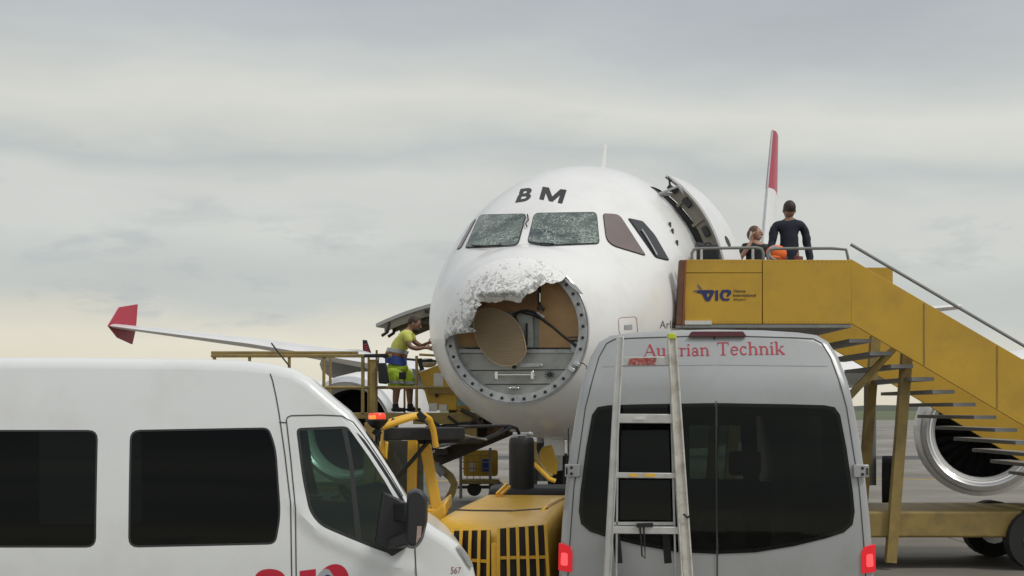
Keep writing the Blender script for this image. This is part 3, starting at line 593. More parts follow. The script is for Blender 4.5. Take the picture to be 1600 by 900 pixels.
# clamp hanging on the right of the ring
part('clamp', MB().beam(on_plane(897, 566, SB - .05), on_plane(906, 571, SB - .05), .10, .05).beam(on_plane(889, 574, SB - .06), on_plane(898, 580, SB - .06), .085, .05), M['alu'], plane, bevel=.006)
part('cable', MB().tube([on_plane(x, y, SB - .07) for x, y in ((905, 567), (912, 568), (917, 573), (916, 577))], .007, 6), M['hole'], plane)
# antenna disc
dc = [(739, 502), (743, 490), (752, 483.5), (764, 481), (778, 483), (790, 488), (802, 496), (812, 508), (818, 524), (822, 542), (822, 552), (816, 562), (806, 570), (794, 573), (780, 571), (766, 563), (755, 551), (747, 538), (741, 522)]
def chaik(p, k=2):
    for _ in range(k): p = [q for i in range(len(p)) for q in (tuple(Vector(p[i]) * .75 + Vector(p[(i + 1) % len(p)]) * .25), tuple(Vector(p[i]) * .25 + Vector(p[(i + 1) % len(p)]) * .75))]
    return p
dp = [on_plane(x, y, SB - .06) for x, y in chaik(dc)]
cen = sum(dp, Vector()) / len(dp); tilt = Matrix.Rotation(radians(6), 3, 'Z')
dmb = MB(); dmb.rings([[cen + (p - cen) * k + Vector((0, dy, 0)) for p in dp] for k, dy in ((.985, -.004), (1, .004), (1, .028), (.96, .034))])
ant = part('radar_antenna', dmb, M['antenna'], plane, ang=30, label='tan radar antenna disc with fine horizontal stripes')
part('antenna_rim', MB().tube([cen + (p - cen) * .995 + Vector((0, -.004, 0)) for p in dp] + [cen + (dp[0] - cen) * .995 + Vector((0, -.004, 0))], .005, 6, caps=False), M['honey'], ant)
part('antenna_mount', MB().cyl(cen + Vector((.03, .03, 0)), cen + Vector((.03, .18, 0)), .09, .12, 16), M['blackpaint'], plane)

# --- what is left of the radome
def dome_d(x, z):
    r_ = min(1, sqrt((x / RW) ** 2 + ((z - 3.19) / RH) ** 2)); return .60 * (max(0, 1 - r_ * r_)) ** .72
def edge_pt(px, py):
    d = .1
    for _ in range(12):
        p = on_plane(px, py, SB - d); d = .5 * d + .5 * dome_d(p.x, p.z)
    return (p.x, p.z)
edge_px = [(717, 521.5), (729, 520), (741, 519.5), (743, 516), (738, 513), (732.5, 510.5), (735, 507), (739, 502), (740, 496), (743, 489), (745, 482), (749, 476), (747, 471), (752, 469.5), (758, 471), (764, 471.5), (773, 470),
           (781.5, 468.5), (789, 468), (796, 469.5), (803, 471.5), (808, 472), (811.5, 469.5), (813, 466.5), (818, 464.5), (824, 460), (830, 457.5), (836, 454), (841, 449), (846, 446), (853, 441), (860, 443), (868, 441.5), (874, 440), (881, 436.5)]
edge = [edge_pt(*p) for p in edge_px]
a0 = radians(191); a1 = radians(46)
arc = [(cos(a) * (RW + .002), 3.19 + sin(a) * (RH + .002)) for a in [a1 + (a0 - a1) * k / 90 for k in range(91)]]
lead = [edge_pt(*p) for p in ((697, 531), (703, 525.5), (710, 522.5))]
outer = arc + lead + edge
jag = []
rj = random.Random(3)
for p in resample(outer[91:], .03, closed=False): jag.append((p[0] + rj.uniform(-.007, .007), p[1] + rj.uniform(-.007, .007)))
outer = arc + jag
curl_c = resample([edge_pt(*p) for p in ((753, 470), (765, 471), (780, 469), (795, 469), (807, 471))], .012, closed=False)
def shell_fn(x, z, d):
    r_ = min(1, sqrt((x / RW) ** 2 + ((z - 3.19) / RH) ** 2))
    dd = dome_d(x, z); e = min(hypot(x - q[0], z - q[1]) for q in jag)
    nearr = max(0, 1 - e / .26); fade = min(1, (1 - r_) * 9)
    nn_ = noise.noise(Vector((x * 7, z * 7, 1.7))) * .035 + noise.noise(Vector((x * 15, z * 15, 4))) * .012
    dd += nn_ * (.03 + .85 * nearr ** 1.5) * fade
    ec = min(hypot(x - q[0], z - q[1]) for q in curl_c)
    if ec < .12: dd -= .17 * (1 - ec / .12) ** 1.5        # the torn lip rolls inwards
    return Vector((x - (x / RW) * d * .3, SB - dd + d, z - (z - 3.19) * d * .3))
mb = MB(); uv = panel(mb, outer, [], shell_fn, .018, thick=.010, edge_step=.015)
def wear(p):
    e = min(hypot(p[0] - q[0], p[1] - q[1]) for q in jag); x, z = p
    a = max(0, 1 - e / .09) * .6 + max(0, 1 - e / .42) ** 1.2 * .72
    if z < 3.35: a *= .9
    if x > .35: a *= max(0, 1 - (x - .35) / .35)
    up = (.16 + .22 * noise.noise(Vector((x * 3.5, z * 3.5, 2)))) * max(0, 1 - hypot(x + .1, z - 3.75) / .62)
    ec = min(hypot(x - q[0], z - q[1]) for q in curl_c)
    return min(1.0, a + up) * min(1, max(0, (ec - .035) / .05))
part('radome', mb, M['radome'], plane, attr=[wear(p) for p in uv], label='torn upper shell of the radome with hail-chipped paint', ang=60)
rimb = MB(); rimb.rings([[rp(u, a, dy) for u, dy in ((.0, -.022), (.012, -.012), (.010, .012), (-.01, -.01))] for a in [radians(-170 + 216 * k / 60) for k in range(61)]])
part('retaining_rim', rimb, M['alu'], plane)
flap = MB(); flap.prism([on_plane(x, y, SB - .05) for x, y in ((853, 441.5), (874, 434.5), (880, 438), (862, 444.5))], (0, .02, 0))
flap.prism([on_plane(x, y, SB - .04) for x, y in ((878, 434.5), (884, 435), (900, 446), (911, 459), (907, 460), (894, 449))], (0, .012, 0)); part('torn_strip', flap, M['alu'], plane, ang=20)

# --- cockpit windows laid on the skin
def window(poly, m_, r_=6, gask=2.2, kind='cockpit_window', label=None):
    pl = rounded(poly, r_); g1 = offset_poly(pl, gask); mb = MB(); panel(mb, g1, [], lambda x, y, d: on_skin(x, y, -.006 + d), 5, 0, 2.5)
    wobj = part(kind + '_frame', mb, M['gasket'], plane)
    mb = MB(); panel(mb, pl, [], lambda x, y, d: on_skin(x, y, -.014 + d), 5, 0, 2.5); return part('pane', mb, m_, wobj, label=label)
window([(751, 337), (821.5, 335.5), (809, 382), (800, 384), (728.5, 387)], M['cracked'], [5, 5, 8, 6, 2], 1.4, label='shattered windscreen pane, left one in the photo')
window([(836, 334.5), (931, 332.8), (935.5, 380.5), (850, 384), (825, 379)], M['cracked'], [6, 6, 5, 8, 6], 1.4, label='shattered windscreen pane, right one in the photo')
window([(942.5, 334.5), (967, 336), (1008, 399.5), (958, 384.5), (947.5, 375)], M['brownglass'], [4, 8, 3, 8, 8], .9, label='intact side windscreen with a rose tint')
window([(982.5, 342.5), (1003.5, 347), (1022, 368), (1044, 406.5), (1024.5, 402)], M['darkglass'], [1, 3, 6, 2, 4], 1.3, 'side_window')
window([(744.5, 342), (737.5, 349), (714, 391), (721, 387)], M['brownglass'], 1.5, .01, 'side_window')
br_ = MB(); br_.tube([on_skin(x, y, -.03) for x, y in ((1001, 361), (1010, 375), (1024, 400))], .012, 6); part('window_mullion', br_, M['grey_plane'], plane)
for pts_ in (((739, 386), (760, 387.5), (783, 386), (783, 383)), ((826, 381), (842, 384), (847, 383.5), (866, 384.5)), ((825, 338), (826, 347), (822, 352), (824, 357))):
    part('wiper', MB().tube([on_skin(x, y, -.03) for x, y in pts_], .010, 6), M['hole'], plane)
# skin joints, panel, lettering
jt = MB()
for s in (6.3,): jt.rings([[skin(s - .003, 2 * pi * k / 90, -.0012), skin(s + .003, 2 * pi * k / 90, -.0012)] for k in range(91)], caps=False, close=False)
part('skin_joint', jt, M['reflect'], plane)
mb = MB()
text_on(mb, 'B', [(805, 317), (827, 314), (835.5, 292.5), (813.5, 295.5)], lambda x, y, d: on_skin(x, y, d), .035, -.004); MQ = [Vector(q) for q in ((842.5, 311.5), (878.5, 318.5), (885.5, 297), (848, 292))]
def mq(x, y, d=0): q = (MQ[0] * (1 - x) + MQ[1] * x) * (1 - y) + (MQ[3] * (1 - x) + MQ[2] * x) * y; return on_skin(q.x, q.y, -.004)
panel(mb, [(0, 0), (.20, 0), (.20, .55), (.42, 0), (.58, 0), (.80, .55), (.80, 0), (1, 0), (1, 1), (.74, 1), (.5, .38), (.26, 1), (0, 1)], [], mq, .12)
part('lettering', mb, M['letters'], plane, smooth=False)
mb = MB(); text_on(mb, 'Arlb', [(1030.5, 513), (1056, 513), (1056, 501), (1030.5, 501)], lambda x, y, d: on_skin(x, y, d), .0, -.004); part('lettering', mb, M['smalltext'], plane, smooth=False)
acc = rounded([(966, 497), (994, 495), (996, 522), (968, 523)], 5); mb = MB(); panel(mb, offset_poly(acc, .7), [acc], lambda x, y, d: on_skin(x, y, -.004 + d), 3, 0, 2); part('panel_outline', mb, M['redstick'], plane)
mb = MB(); panel(mb, [(975, 508), (987, 507), (987.5, 514), (975.5, 515)], [], lambda x, y, d: on_skin(x, y, -.008 + d), 3, 0, 2); part('static_port_plate', mb, M['reflect'], plane)
for x, y in ((1046, 352), (1050, 362), (1057, 380)): part('probe', MB().box(on_skin(x, y, -.01), (.03, .05, .07)), M['inner'], plane)
part('blade_antenna', MB().rings([[Vector((dx * k_, 6.4 + dy_ * k_ + off, z)) for dx, dy_ in ((0, -.16), (.02, -.05), (.012, .15), (-.012, .15), (-.02, -.05))] for k_, off, z in ((1, 0, 5.86), (.8, .12, 6.15), (.5, .26, 6.48))]), M['white_plane'], plane)
# --- wings, engines, tail
def airfoil(n=9, t_=.12):
    up = [(k / n, t_ * (1.48 * sqrt(k / n) - .63 * k / n - 1.758 * (k / n) ** 2 + 1.42 * (k / n) ** 3 - .51 * (k / n) ** 4)) for k in range(n + 1)]
    return up + [(x, -y * .75) for x, y in reversed(up[1:-1])]
AF = airfoil()
for sg in (1, -1):
    wg = MB(); wg.rings([[Vector((sg * y, le + c_ * x, z0 + c_ * zt * tk)) for x, zt in AF] for y, le, c_, z0, tk in ((1.2, 11.6, 7.2, 2.95, 1.1), (3, 12.5, 6.2, 2.88, 1.05), (6.4, 14.35, 4.1, 3.14, .95), (11, 16.8, 3.0, 3.82, .85), (16.6, 19.9, 1.6, 4.5, .8))])
    wo = part('wing', wg, M['grey_plane'] if False else M['white_plane'], plane)
    tp = MB().rings([[Vector((sg * 16.62, 19.9 + a, 4.5 + b_)) for a, b_ in ((0, 0), (.6, .55), (1.6, .7), (1.5, 0), (1.3, -.45), (.5, -.3))], [Vector((sg * 16.66, 19.9 + a, 4.5 + b_)) for a, b_ in ((0, 0), (.6, .55), (1.6, .7), (1.5, 0), (1.3, -.45), (.5, -.3))]]); part('wingtip_fence', tp, M['finred'], wo)
    for y, le, ln in ((8.6, 16.2, 3.6),):
        z0 = 2.2 + (y - 1.2) * .118 + (.1 if y > 5 else -.08)
        fb = MB().rings([[Vector((sg * y + r_ * .72 * cos(a), le + ln * t_, z0 + .16 - t_ * .15 + r_ * .42 * sin(a))) for a in [2 * pi * k / 14 for k in range(14)]] for t_, r_ in ((0, .05), (.08, .45), (.22, .85), (.4, 1), (.65, .85), (.85, .5), (1, .08))]); part('flap_fairing', fb, M['grey_plane'], wo)
    ex, ez = sg * 5.95, 1.80; e0 = 10.4; prof = [(e0 + .35, .80), (e0 + .06, .87), (e0, .94), (e0 + .05, 1.01), (e0 + .3, 1.09), (e0 + 1.0, 1.17), (e0 + 2.4, 1.14), (e0 + 3.4, .92), (e0 + 3.4, .8)]
    nac = MB().rings([[Vector((ex + r_ * cos(a), y, ez + r_ * sin(a))) for a in [2 * pi * k / 48 for k in range(48)]] for y, r_ in prof], caps=False)
    en = part('engine_nacelle', nac, M['white_plane'], plane)
    lip = MB().rings([[Vector((ex + r_ * cos(a), y, ez + r_ * sin(a))) for a in [2 * pi * k / 48 for k in range(48)]] for y, r_ in ((e0 + .10, .855), (e0 + .03, .90), (e0 - .012, .945), (e0 + .04, 1.022), (e0 + .14, 1.055))], caps=False); part('inlet_lip', lip, M['alu'], en)
    fan = MB().rings([[Vector((ex + .82 * cos(a), y, ez + .82 * sin(a))) for a in [2 * pi * k / 32 for k in range(32)]] for y in (e0 + .3, e0 + 1.3)], caps=False)
    part('fan_case', fan, M['hole'], en); part('stator', MB().cyl((ex, e0 + 1.3, ez), (ex, e0 + 1.31, ez), .83, n=32), M['hole'], en); fan = MB()
    for k in range(24):
        a = 2 * pi * k / 24; d1 = Vector((cos(a), 0, sin(a))); d2 = Vector((-sin(a), 0, cos(a))); c_ = Vector((ex, e0 + .9, ez)); fan.add([c_ + d1 * .2, c_ + d1 * .85, c_ + d1 * .85 + d2 * .12 + Vector((0, .2, 0)), c_ + d1 * .2 + d2 * .04 + Vector((0, .1, 0))], [(0, 1, 2, 3)])
    part('fan', fan, M['blade'], en); part('spinner', MB().cyl((ex, e0 + .55, ez), (ex, e0 + .9, ez), .03, .24, 20), M['blackpaint'], en)
    part('exhaust_cone', MB().cyl((ex, e0 + 3.3, ez), (ex, e0 + 4.4, ez), .62, .28, 28), M['grey_plane'], en)
    part('pylon', MB().rings([[Vector((ex + w_, y, z)) for w_, y, z in ((-.18, e0 + 1.2, ez + 1.1), (.18, e0 + 1.2, ez + 1.1), (.18, e0 + 5.2, ez + .5), (-.18, e0 + 5.2, ez + .5))], [Vector((ex + w_, y, z)) for w_, y, z in ((-.12, e0 + 3.2, ez + 1.32), (.12, e0 + 3.2, ez + 1.32), (.12, e0 + 6.5, ez + 1.2), (-.12, e0 + 6.5, ez + 1.2))]]), M['white_plane'], en)
    tl = MB().rings([[Vector((sg * y, le + c_ * x, z0 + c_ * zt)) for x, zt in AF] for y, le, c_, z0 in ((.3, 31.6, 4.0, 5.0), (6.2, 35.2, 1.5, 5.65))]); part('tailplane', tl, M['white_plane'], plane)
def finsec(z):
    u = (z - 5.7) / (11.75 - 5.7); return 30.2 + 4.7 * u, 5.6 - 3.5 * u
def fin_mb(z0, z1, k_=1.0, n=6): return MB().rings([[Vector((zt * finsec(z)[1] * .85 * k_, finsec(z)[0] + finsec(z)[1] * x, z)) for x, zt in AF] for z in [z0 + (z1 - z0) * i / n for i in range(n + 1)]])
fin = part('tail_fin', fin_mb(5.3, 9.55), M['white_plane'], plane, label='white lower part of the tail fin')
part('tail_fin_tip', fin_mb(9.55, 11.75), M['finred'], plane, label='red upper part of the tail fin')
part('fin_leading_edge', MB().rings([[Vector((.035 * cos(a), finsec(z)[0] - .02 + .05 * sin(a), z)) for a in [2 * pi * k / 8 for k in range(8)]] for z in (5.6, 8.5, 11.7)]), M['reflect'], plane)
sw = MB()
zc = [(8.9, 1.2, .03), (8.3, 1.9, .10), (7.7, 2.35, .16), (7.2, 2.6, .12)]
sw.rings([[Vector((.52, finsec(z)[0] + y - w_ / 2 + .3, z)), Vector((.52, finsec(z)[0] + y + w_ / 2 + .3, z))] for z, y, w_ in [(z, y, w_ * 2) for z, y, w_ in zc]], caps=False, close=False); part('tail_emblem', sw, M['finred'], fin)
part('dorsal_fillet', MB().rings([[Vector((x, y, z)) for x, y, z in ((-.25, 27, 5.75), (.25, 27, 5.75), (0, 27, 5.9))], [Vector((x, y, z)) for x, y, z in ((-.3, 31, 5.7), (.3, 31, 5.7), (0, 31, 7.0))]]), M['white_plane'], plane)
# --- nose gear
ng = part('nose_gear', MB().cyl((0, 5.1, 1.9), (0, 5.0, .4), .11, n=16).cyl((0, 5.0, 1.1), (0, 6.0, 1.85), .06, n=10).cyl((-.3, 5.0, .39), (.3, 5.0, .39), .06, n=12).beam((-.16, 4.93, 1.5), (.16, 4.93, 1.5), .1, .1), M['grey_plane'], plane)
for sx_ in (-.25, .25):
    part('wheel', MB().rings([[Vector((sx_ + x, 5.0 + r_ * cos(a), .385 + r_ * sin(a))) for a in [2 * pi * k / 28 for k in range(28)]] for x, r_ in ((-.11, .2), (-.11, .33), (-.07, .38), (.07, .38), (.11, .33), (.11, .2))]), M['tyre'], ng)
for sx_ in (-1, 1):
    part('gear_door', MB().box((sx_ * .36, 4.6, 1.55), (.03, 1.0, .55)), M['white_plane'], plane, bevel=.01)
part('gear_door', MB().box((-.22, 4.05, 1.66), (.30, .03, .26)).box((.12, 4.0, 1.66), (.28, .03, .24)), M['white_plane'], plane, bevel=.01, label='two small square gear doors hanging under the belly')
for sx_ in (-3.8, 3.8):
    mg = part('main_gear', MB().cyl((sx_, 17.7, 3), (sx_, 17.7, .5), .14, n=12), M['grey_plane'], plane)
    for dx in (-.45, .45): part('wheel', MB().cyl((sx_ + dx - .18, 17.7, .585), (sx_ + dx + .18, 17.7, .585), .58, n=28), M['tyre'], mg)
part('belly_fairing', MB().ball((0, 15.5, 2.35), (2.15, 5.5, 1.0), 24, 12), M['white_plane'], plane)
part('landing_light', MB().cyl((.0, 4.8, 1.75), (.0, 4.72, 1.75), .08, n=14), M['chrome'], plane)

# ------------------------------------------------------------------ vans
def van_shell(outline, half, r, plane_fn, step, holes=()):
    """outline: (u, v) silhouette; returns side-panel outline and a strip round it. plane_fn(u, v, depth) with depth measured from the near face (0..2*half)"""
    inn_ = offset_poly(outline, -r); rows_ = []
    for th in (0, 15, 35, 55, 75, 90):
        a = radians(th); rows_.append([(o[0] + (i[0] - o[0]) * (1 - sin(a)), o[1] + (i[1] - o[1]) * (1 - sin(a)), r * (1 - cos(a))) for o, i in zip(outline, inn_)])
    full = rows_ + [[(x, y, 2 * half * k / 6) for x, y, _ in rows_[-1]] for k in (1, 2, 3, 4, 5)] + [[(x, y, 2 * half - d) for x, y, d in rw] for rw in reversed(rows_)]
    return inn_, [[plane_fn(*p) for p in rw] for rw in full]
# ---- silver technician van, seen from behind (local: +x right, +y forward, rear face at y = 0)
YR = 10.35; rvan = thing('service_van', 'silver van with red lettering and black rear glass, ladder behind it', 'van', ((1120 - 800) / F * YR, YR, 0), radians(-2.5))
RM = root_matrix(rvan); RI = RM.inverted()
def rlean(x, z, n=0):   # the rear face: slightly bulged across, leaning forward above the waist
    return .035 * (x / .9) ** 2 + (.10 * max(0, z - 1.2) ** 1.5 / 1.6) + (.10 * max(0, (z - 2.35)) / .35)
def rsurf(px, py, d=0):
    if 629.9 < py < 866.1 and 1115 < px < 1126: d = d - .008   # photo pixel on the rear face
    x = (px - 1120) / F * YR; z = H - (py - YH) / F * YR
    return Vector((x, rlean(x, z) + d, z))
def rpx(px, py): return ((px - 1120) / F * YR, H - (py - YH) / F * YR)
half_px = [(1120, 511.5), (1040, 513), (985, 516.5), (955, 521), (937, 532), (923, 556), (911, 593), (901, 640), (892, 695), (885, 750), (878.5, 815), (874, 880), (872, 930), (872, 1000), (874, 1050), (882, 1066), (1120, 1066)]
half_px = resample(half_px, 14, closed=False)
out_r = [rpx(*p) for p in half_px] + [rpx(2240 - p[0], p[1]) for p in reversed(half_px[1:-1])]
inner_r, strip = van_shell(out_r, 2.75, .055, lambda x, z, d: Vector((x * (1 - .02 * max(0, d - 4.2)), d + rlean(x, z) * max(0, 1 - d / 1.0), z - (0 if z < 1.5 else .28 * max(0, d - 4.0) ** 1.5))), .1)
mb = MB().rings(strip, caps=False)
mb.add([Vector((x, rlean(x, z), z)) for x, z in inner_r], [])
body = part('body', MB().rings(strip, caps=False), M['silver'], rvan, ang=40)
glass_half = [(1120, 629.5), (1000, 631.5), (950, 633), (934, 636), (925.5, 648), (916, 701), (907, 769), (904.5, 800), (908, 820), (922, 832), (950, 841), (1000, 853), (1060, 863), (1120, 865.5)]
GL = [rpx(*p) for p in glass_half] + [rpx(2240 - x, y) for x, y in reversed(glass_half[1:-1])]
mb = MB(); gh = offset_poly(GL, -.025); panel(mb, inner_r, [gh], lambda x, z, d: Vector((x, rlean(x, z) + d, z)), .09, .03, .06)
part('rear_door', mb, M['silver'], rvan, ang=25, label='silver rear doors')
gl_fn = lambda x, z, d: Vector((x, rlean(x, z) - .006 + d, z))
for sg in (-1, 1):
    pane = [p for p in GL if p[0] * sg > .001]; 
    top_z = rpx(1120, 629.5)[1]; bot_z = rpx(1120, 865.5)[1]
    pane = sorted(pane, key=lambda p: 0) ; poly = [(sg * .006, top_z)] + (pane if sg < 0 else list(reversed(pane))) + [(sg * .006, bot_z)]
    if sg > 0: poly = [(-x, z) for x, z in [(-.006, top_z)] + [p for p in GL if p[0] < -.001] + [(-.006, bot_z)]]
    mb = MB(); panel(mb, poly, [], gl_fn, .1, .005, .05); part('rear_window', mb, M['rearglass'], rvan, ang=20)
# black ceramic border behind the glass
mb = MB()
wn = [rounded([rpx(*p) for p in ((972, 668), (1068, 666), (1068, 822), (972, 818))], .03), rounded([rpx(*p) for p in ((1078, 650), (1285, 650), (1285, 858), (1078, 858))], .04)]
panel(mb, offset_poly(GL, -.012), [wn[1]], lambda x, z, d: Vector((x, rlean(x, z) + .002 + d, z)), .12, 0, .06); part('window_border', mb, M['blackpaint'], rvan)
rf = lambda px, py, d: rsurf(px, py, d)
for nm_, pts_, wd in (('panel_gap', [(1120.5, 521), (1120.5, 629)], 2.4), ('panel_gap', [(1120.5, 866), (1120.5, 1040)], 2.4), ('window_seam', [(1120.5, 630), (1120.5, 866)], 3.0), ('panel_gap', resample([(1043, 524), (990, 525.5), (962, 527), (949, 534), (937, 556), (927, 590), (915, 637), (906, 701), (897, 762), (890.5, 850), (887, 910), (886, 1040)], 8, False), 1.6),
                      ('panel_gap', resample([(1043, 524), (1120, 521.5), (1197, 524), (1250, 525.5), (1278, 527), (1291, 534), (1303, 556), (1313, 590), (1325, 637), (1334, 701), (1343, 762), (1349.5, 850), (1353, 910), (1354, 1040)], 8, False), 1.6),
                      ('panel_crease', resample([(942, 571), (1119, 568.5)], 12, False), 1.7), ('panel_crease', resample([(1122, 568.5), (1298, 571)], 12, False), 1.7)):
    mb = MB(); ribbon(mb, pts_, rf, wd, -.0025); part(nm_, mb, M['seam'] if nm_ == 'panel_gap' else M['gasket'] if nm_ == 'window_seam' else M['reflect'], rvan)
mb = MB(); panel(mb, rounded([(1079, 523.5), (1084, 515.5), (1166, 515.5), (1171, 523.5)], 2), [], lambda x, y, d: rsurf(x, y, -.03 + d), 8, .035, 4); part('brake_light', mb, M['darkred'], rvan)
for sg in (-1, 1):
    mx_ = lambda p: p if sg < 0 else (2240 - p[0], p[1])
    mb = MB(); q = [mx_(p) for p in ((873, 850), (890.5, 855), (894.5, 864), (894, 896), (872, 893))]; panel(mb, rounded(q, 2), [], lambda x, y, d: rsurf(x, y, -.012 + d), 6, .03, 3)
    tl_ = part('tail_light', mb, M['redlens'], rvan)
    mb = MB(); q = [mx_(p) for p in ((877, 865), (887, 866), (887, 886), (876, 885))]; panel(mb, rounded(q, 3), [], lambda x, y, d: rsurf(x, y, -.016 + d), 4, 0, 2); part('bulb', mb, M['redlens_hot'], tl_)
    a, b_ = mx_((883, 736)), mx_((907, 736)); pa, pb = rsurf(*a, -.02), rsurf(*b_, -.02)
    hg = part('hinge', MB().beam(pa, pb, .035, .088), M['silver'], rvan, bevel=.006)
    for yy in (731.5, 741): part('bolt', MB().cyl(rsurf(*mx_((893, yy)), -.042), rsurf(*mx_((893, yy)), -.03), .011, n=10), M['hole'], hg)
    part('hinge_knuckle', MB().beam(rsurf(*mx_((885.5, 731)), -.042), rsurf(*mx_((885.5, 742)), -.042), .012, .006), M['hole'], hg)
# lettering drawn stroke by stroke: thick stems, thin joins and slab serifs (cell: baseline 0, x-height .66, cap 1)
def arc_(cx, cy, rx, ry, a0_, a1_, n=12): return [(cx + rx * cos(radians(a0_ + (a1_ - a0_) * k / n)), cy + ry * sin(radians(a0_ + (a1_ - a0_) * k / n))) for k in range(n + 1)]
T_, t_n = .115, .05
def stem(x, y0, y1): return ([(x, y0), (x, y1)], T_)
def slab(x, y, w__=.24): return ([(x - w__ / 2, y), (x + w__ / 2, y)], t_n)
GLY = {'A': (.92, [([(.12, .03), (.46, 1)], t_n), ([(.46, 1), (.80, .03)], T_), ([(.24, .36), (.68, .36)], t_n), slab(.12, .025), slab(.80, .025)]),
 'u': (.68, [stem(.15, .18, .66), (arc_(.31, .2, .16, .18, 180, 320), .07), stem(.52, 0, .66), slab(.09, .64, .16), slab(.46, .64, .16), slab(.58, .02, .16)]),
 's': (.48, [(arc_(.24, .49, .14, .145, 30, 250), .075), (arc_(.24, .17, .15, .15, 70, -150), .085), ([(.17, .37), (.33, .28)], .1), ([(.37, .64), (.37, .50)], .03), ([(.09, .02), (.09, .18)], .03)]),
 't': (.42, [stem(.18, .12, .86), (arc_(.28, .13, .10, .11, 180, 310), .06), ([(.03, .64), (.36, .64)], t_n)]),
 'r': (.48, [stem(.15, 0, .66), (arc_(.33, .42, .16, .20, 165, 60), .06), ([(.38, .58), (.44, .58)], .12), slab(.15, .02), slab(.08, .64, .14)]),
 'i': (.32, [stem(.15, 0, .66), slab(.15, .02), slab(.08, .64, .14), ([(.15, .84), (.15, .96)], .13)]),
 'a': (.60, [stem(.42, .06, .48), (arc_(.26, .46, .16, .18, 0, 160), .065), (arc_(.25, .18, .16, .17, 40, 320), .075), ([(.42, .06), (.54, .03)], .06), ([(.10, .5), (.16, .5)], .1)]),
 'n': (.70, [stem(.15, 0, .66), (arc_(.35, .42, .18, .21, 150, 0), .065), stem(.53, 0, .44), slab(.15, .02), slab(.53, .02), slab(.08, .64, .14)]),
 'T': (.84, [stem(.40, 0, 1), ([(.04, .97), (.76, .97)], .06), slab(.40, .02, .34), ([(.05, 1), (.05, .76)], .04), ([(.75, 1), (.75, .76)], .04)]),
 'e': (.60, [(arc_(.29, .33, .21, .31, 5, 320, 20), .085), ([(.1, .36), (.50, .36)], t_n)]),
 'c': (.56, [(arc_(.29, .33, .21, .31, 50, 320, 20), .085), ([(.40, .54), (.46, .54)], .1)]),
 'h': (.70, [stem(.15, 0, 1), (arc_(.35, .42, .18, .21, 150, 0), .065), stem(.53, 0, .44), slab(.15, .02), slab(.53, .02), slab(.08, .98, .14)]),
 'k': (.68, [stem(.15, 0, 1), ([(.19, .26), (.50, .62)], t_n), ([(.28, .36), (.56, .03)], .1), slab(.15, .02), slab(.56, .02), slab(.50, .64, .2), slab(.08, .98, .14)])}
def serif_word(word, x0, x1, yb, cap, fn, parent, slope):
    tot = sum(GLY[c][0] for c in word); k = (x1 - x0) / tot; x = 0
    for c in word:
        mb = MB()
        for j_, (pts_, w__) in enumerate(GLY[c][1]):
            q = [(x0 + (x + p[0]) * k, yb - p[1] * cap - slope * (x + p[0]) / tot) for p in pts_]
            ribbon(mb, q, fn, w__ * (k * .5 + cap * .5) * 1.15, -.003 - .0003 * j_)
        x += GLY[c][0]; part('letter', mb, M['redtext'], parent, smooth=False)
serif_word('Austrian', 1007, 1113, 555.5, 19.5, rf, rvan, 1.6); serif_word('Technik', 1124, 1232, 553.5, 20.5, rf, rvan, 1.4)
# inside the van: seats, head restraints and a loudspeaker behind the glass
def vin(px, py, y): return Vector(((px - 1120) / F * (YR + y), y, H - (py - YH) / F * (YR + y)))
spk = part('parcel_box', MB().rings([[p for p in [vin(x, y, .10 + dy) for x, y in rounded([(1098, 797), (1158, 797), (1167, 818), (1167, 864), (1084, 864), (1090, 815)], 6)]] for dy in (0, .2)]), mat('interior_grey_box', (.10, .10, .105), .6), rvan)
sp_c = vin(1119, 829, .09); part('loudspeaker', MB().torus(sp_c, (0, 1, 0), .078, .012, 28, 6).cyl(sp_c, sp_c + Vector((0, .02, 0)), .06, n=24), M['black'], spk)
for x in (-.5, .42):
    st_ = part('seat', MB().box((x, 1.9, .95), (.46, .5, .14)).box((x, 2.12, 1.3), (.44, .12, .62)), M['seat'], rvan, bevel=.03); part('head_rest', MB().box((x, 2.1, 1.76), (.26, .1, .2)), M['seat'], st_, bevel=.03)
part('interior_floor', MB().box((0, 2.7, .62), (1.8, 5.1, .06)), M['seat'], rvan)
ff_ = lambda x, z, d: Vector((x * .975, 5.47 + d - .35 * max(0, z - 1.2), z - .28 * max(0, 1.47 - .35 * max(0, z - 1.2)) ** 1.5 * (z > 1.5)))
wsh = [(-.8, 1.55), (.8, 1.55), (.72, 2.35), (-.72, 2.35)]; bl = MB(); panel(bl, [(-.98, .4), (.98, .4), (.96, 1.5), (.86, 2.62), (-.86, 2.62), (-.96, 1.5)], [wsh], ff_, .12, .02); part('front_panel', bl, M['silver'], rvan)
bl = MB(); panel(bl, wsh, [], ff_, .2, .005); part('windscreen', bl, M['glass'], rvan)
for sg in (-1, 1): part('cab_window', MB().box((sg * 1.04, 4.3, 1.75), (.01, .8, .55)), M['darkglass'], rvan)
mb = MB().box((0, -.03, .52), (2.04, .16, .22)); part('bumper', mb, M['plastic'], rvan, bevel=.04)
for x in (-.9, .9):
    for y in (1.0, 4.6): wl = part('wheel', MB().cyl((x - .11, y, .35), (x + .11, y, .35), .35, n=28), M['tyre'], rvan); part('rim', MB().cyl((x - .12, y, .35), (x + .12, y, .35), .2, n=20), M['alu'], wl)
part('number_plate', MB().box((0, -.005, .95), (.52, .02, .11)), M['paper'], rvan)

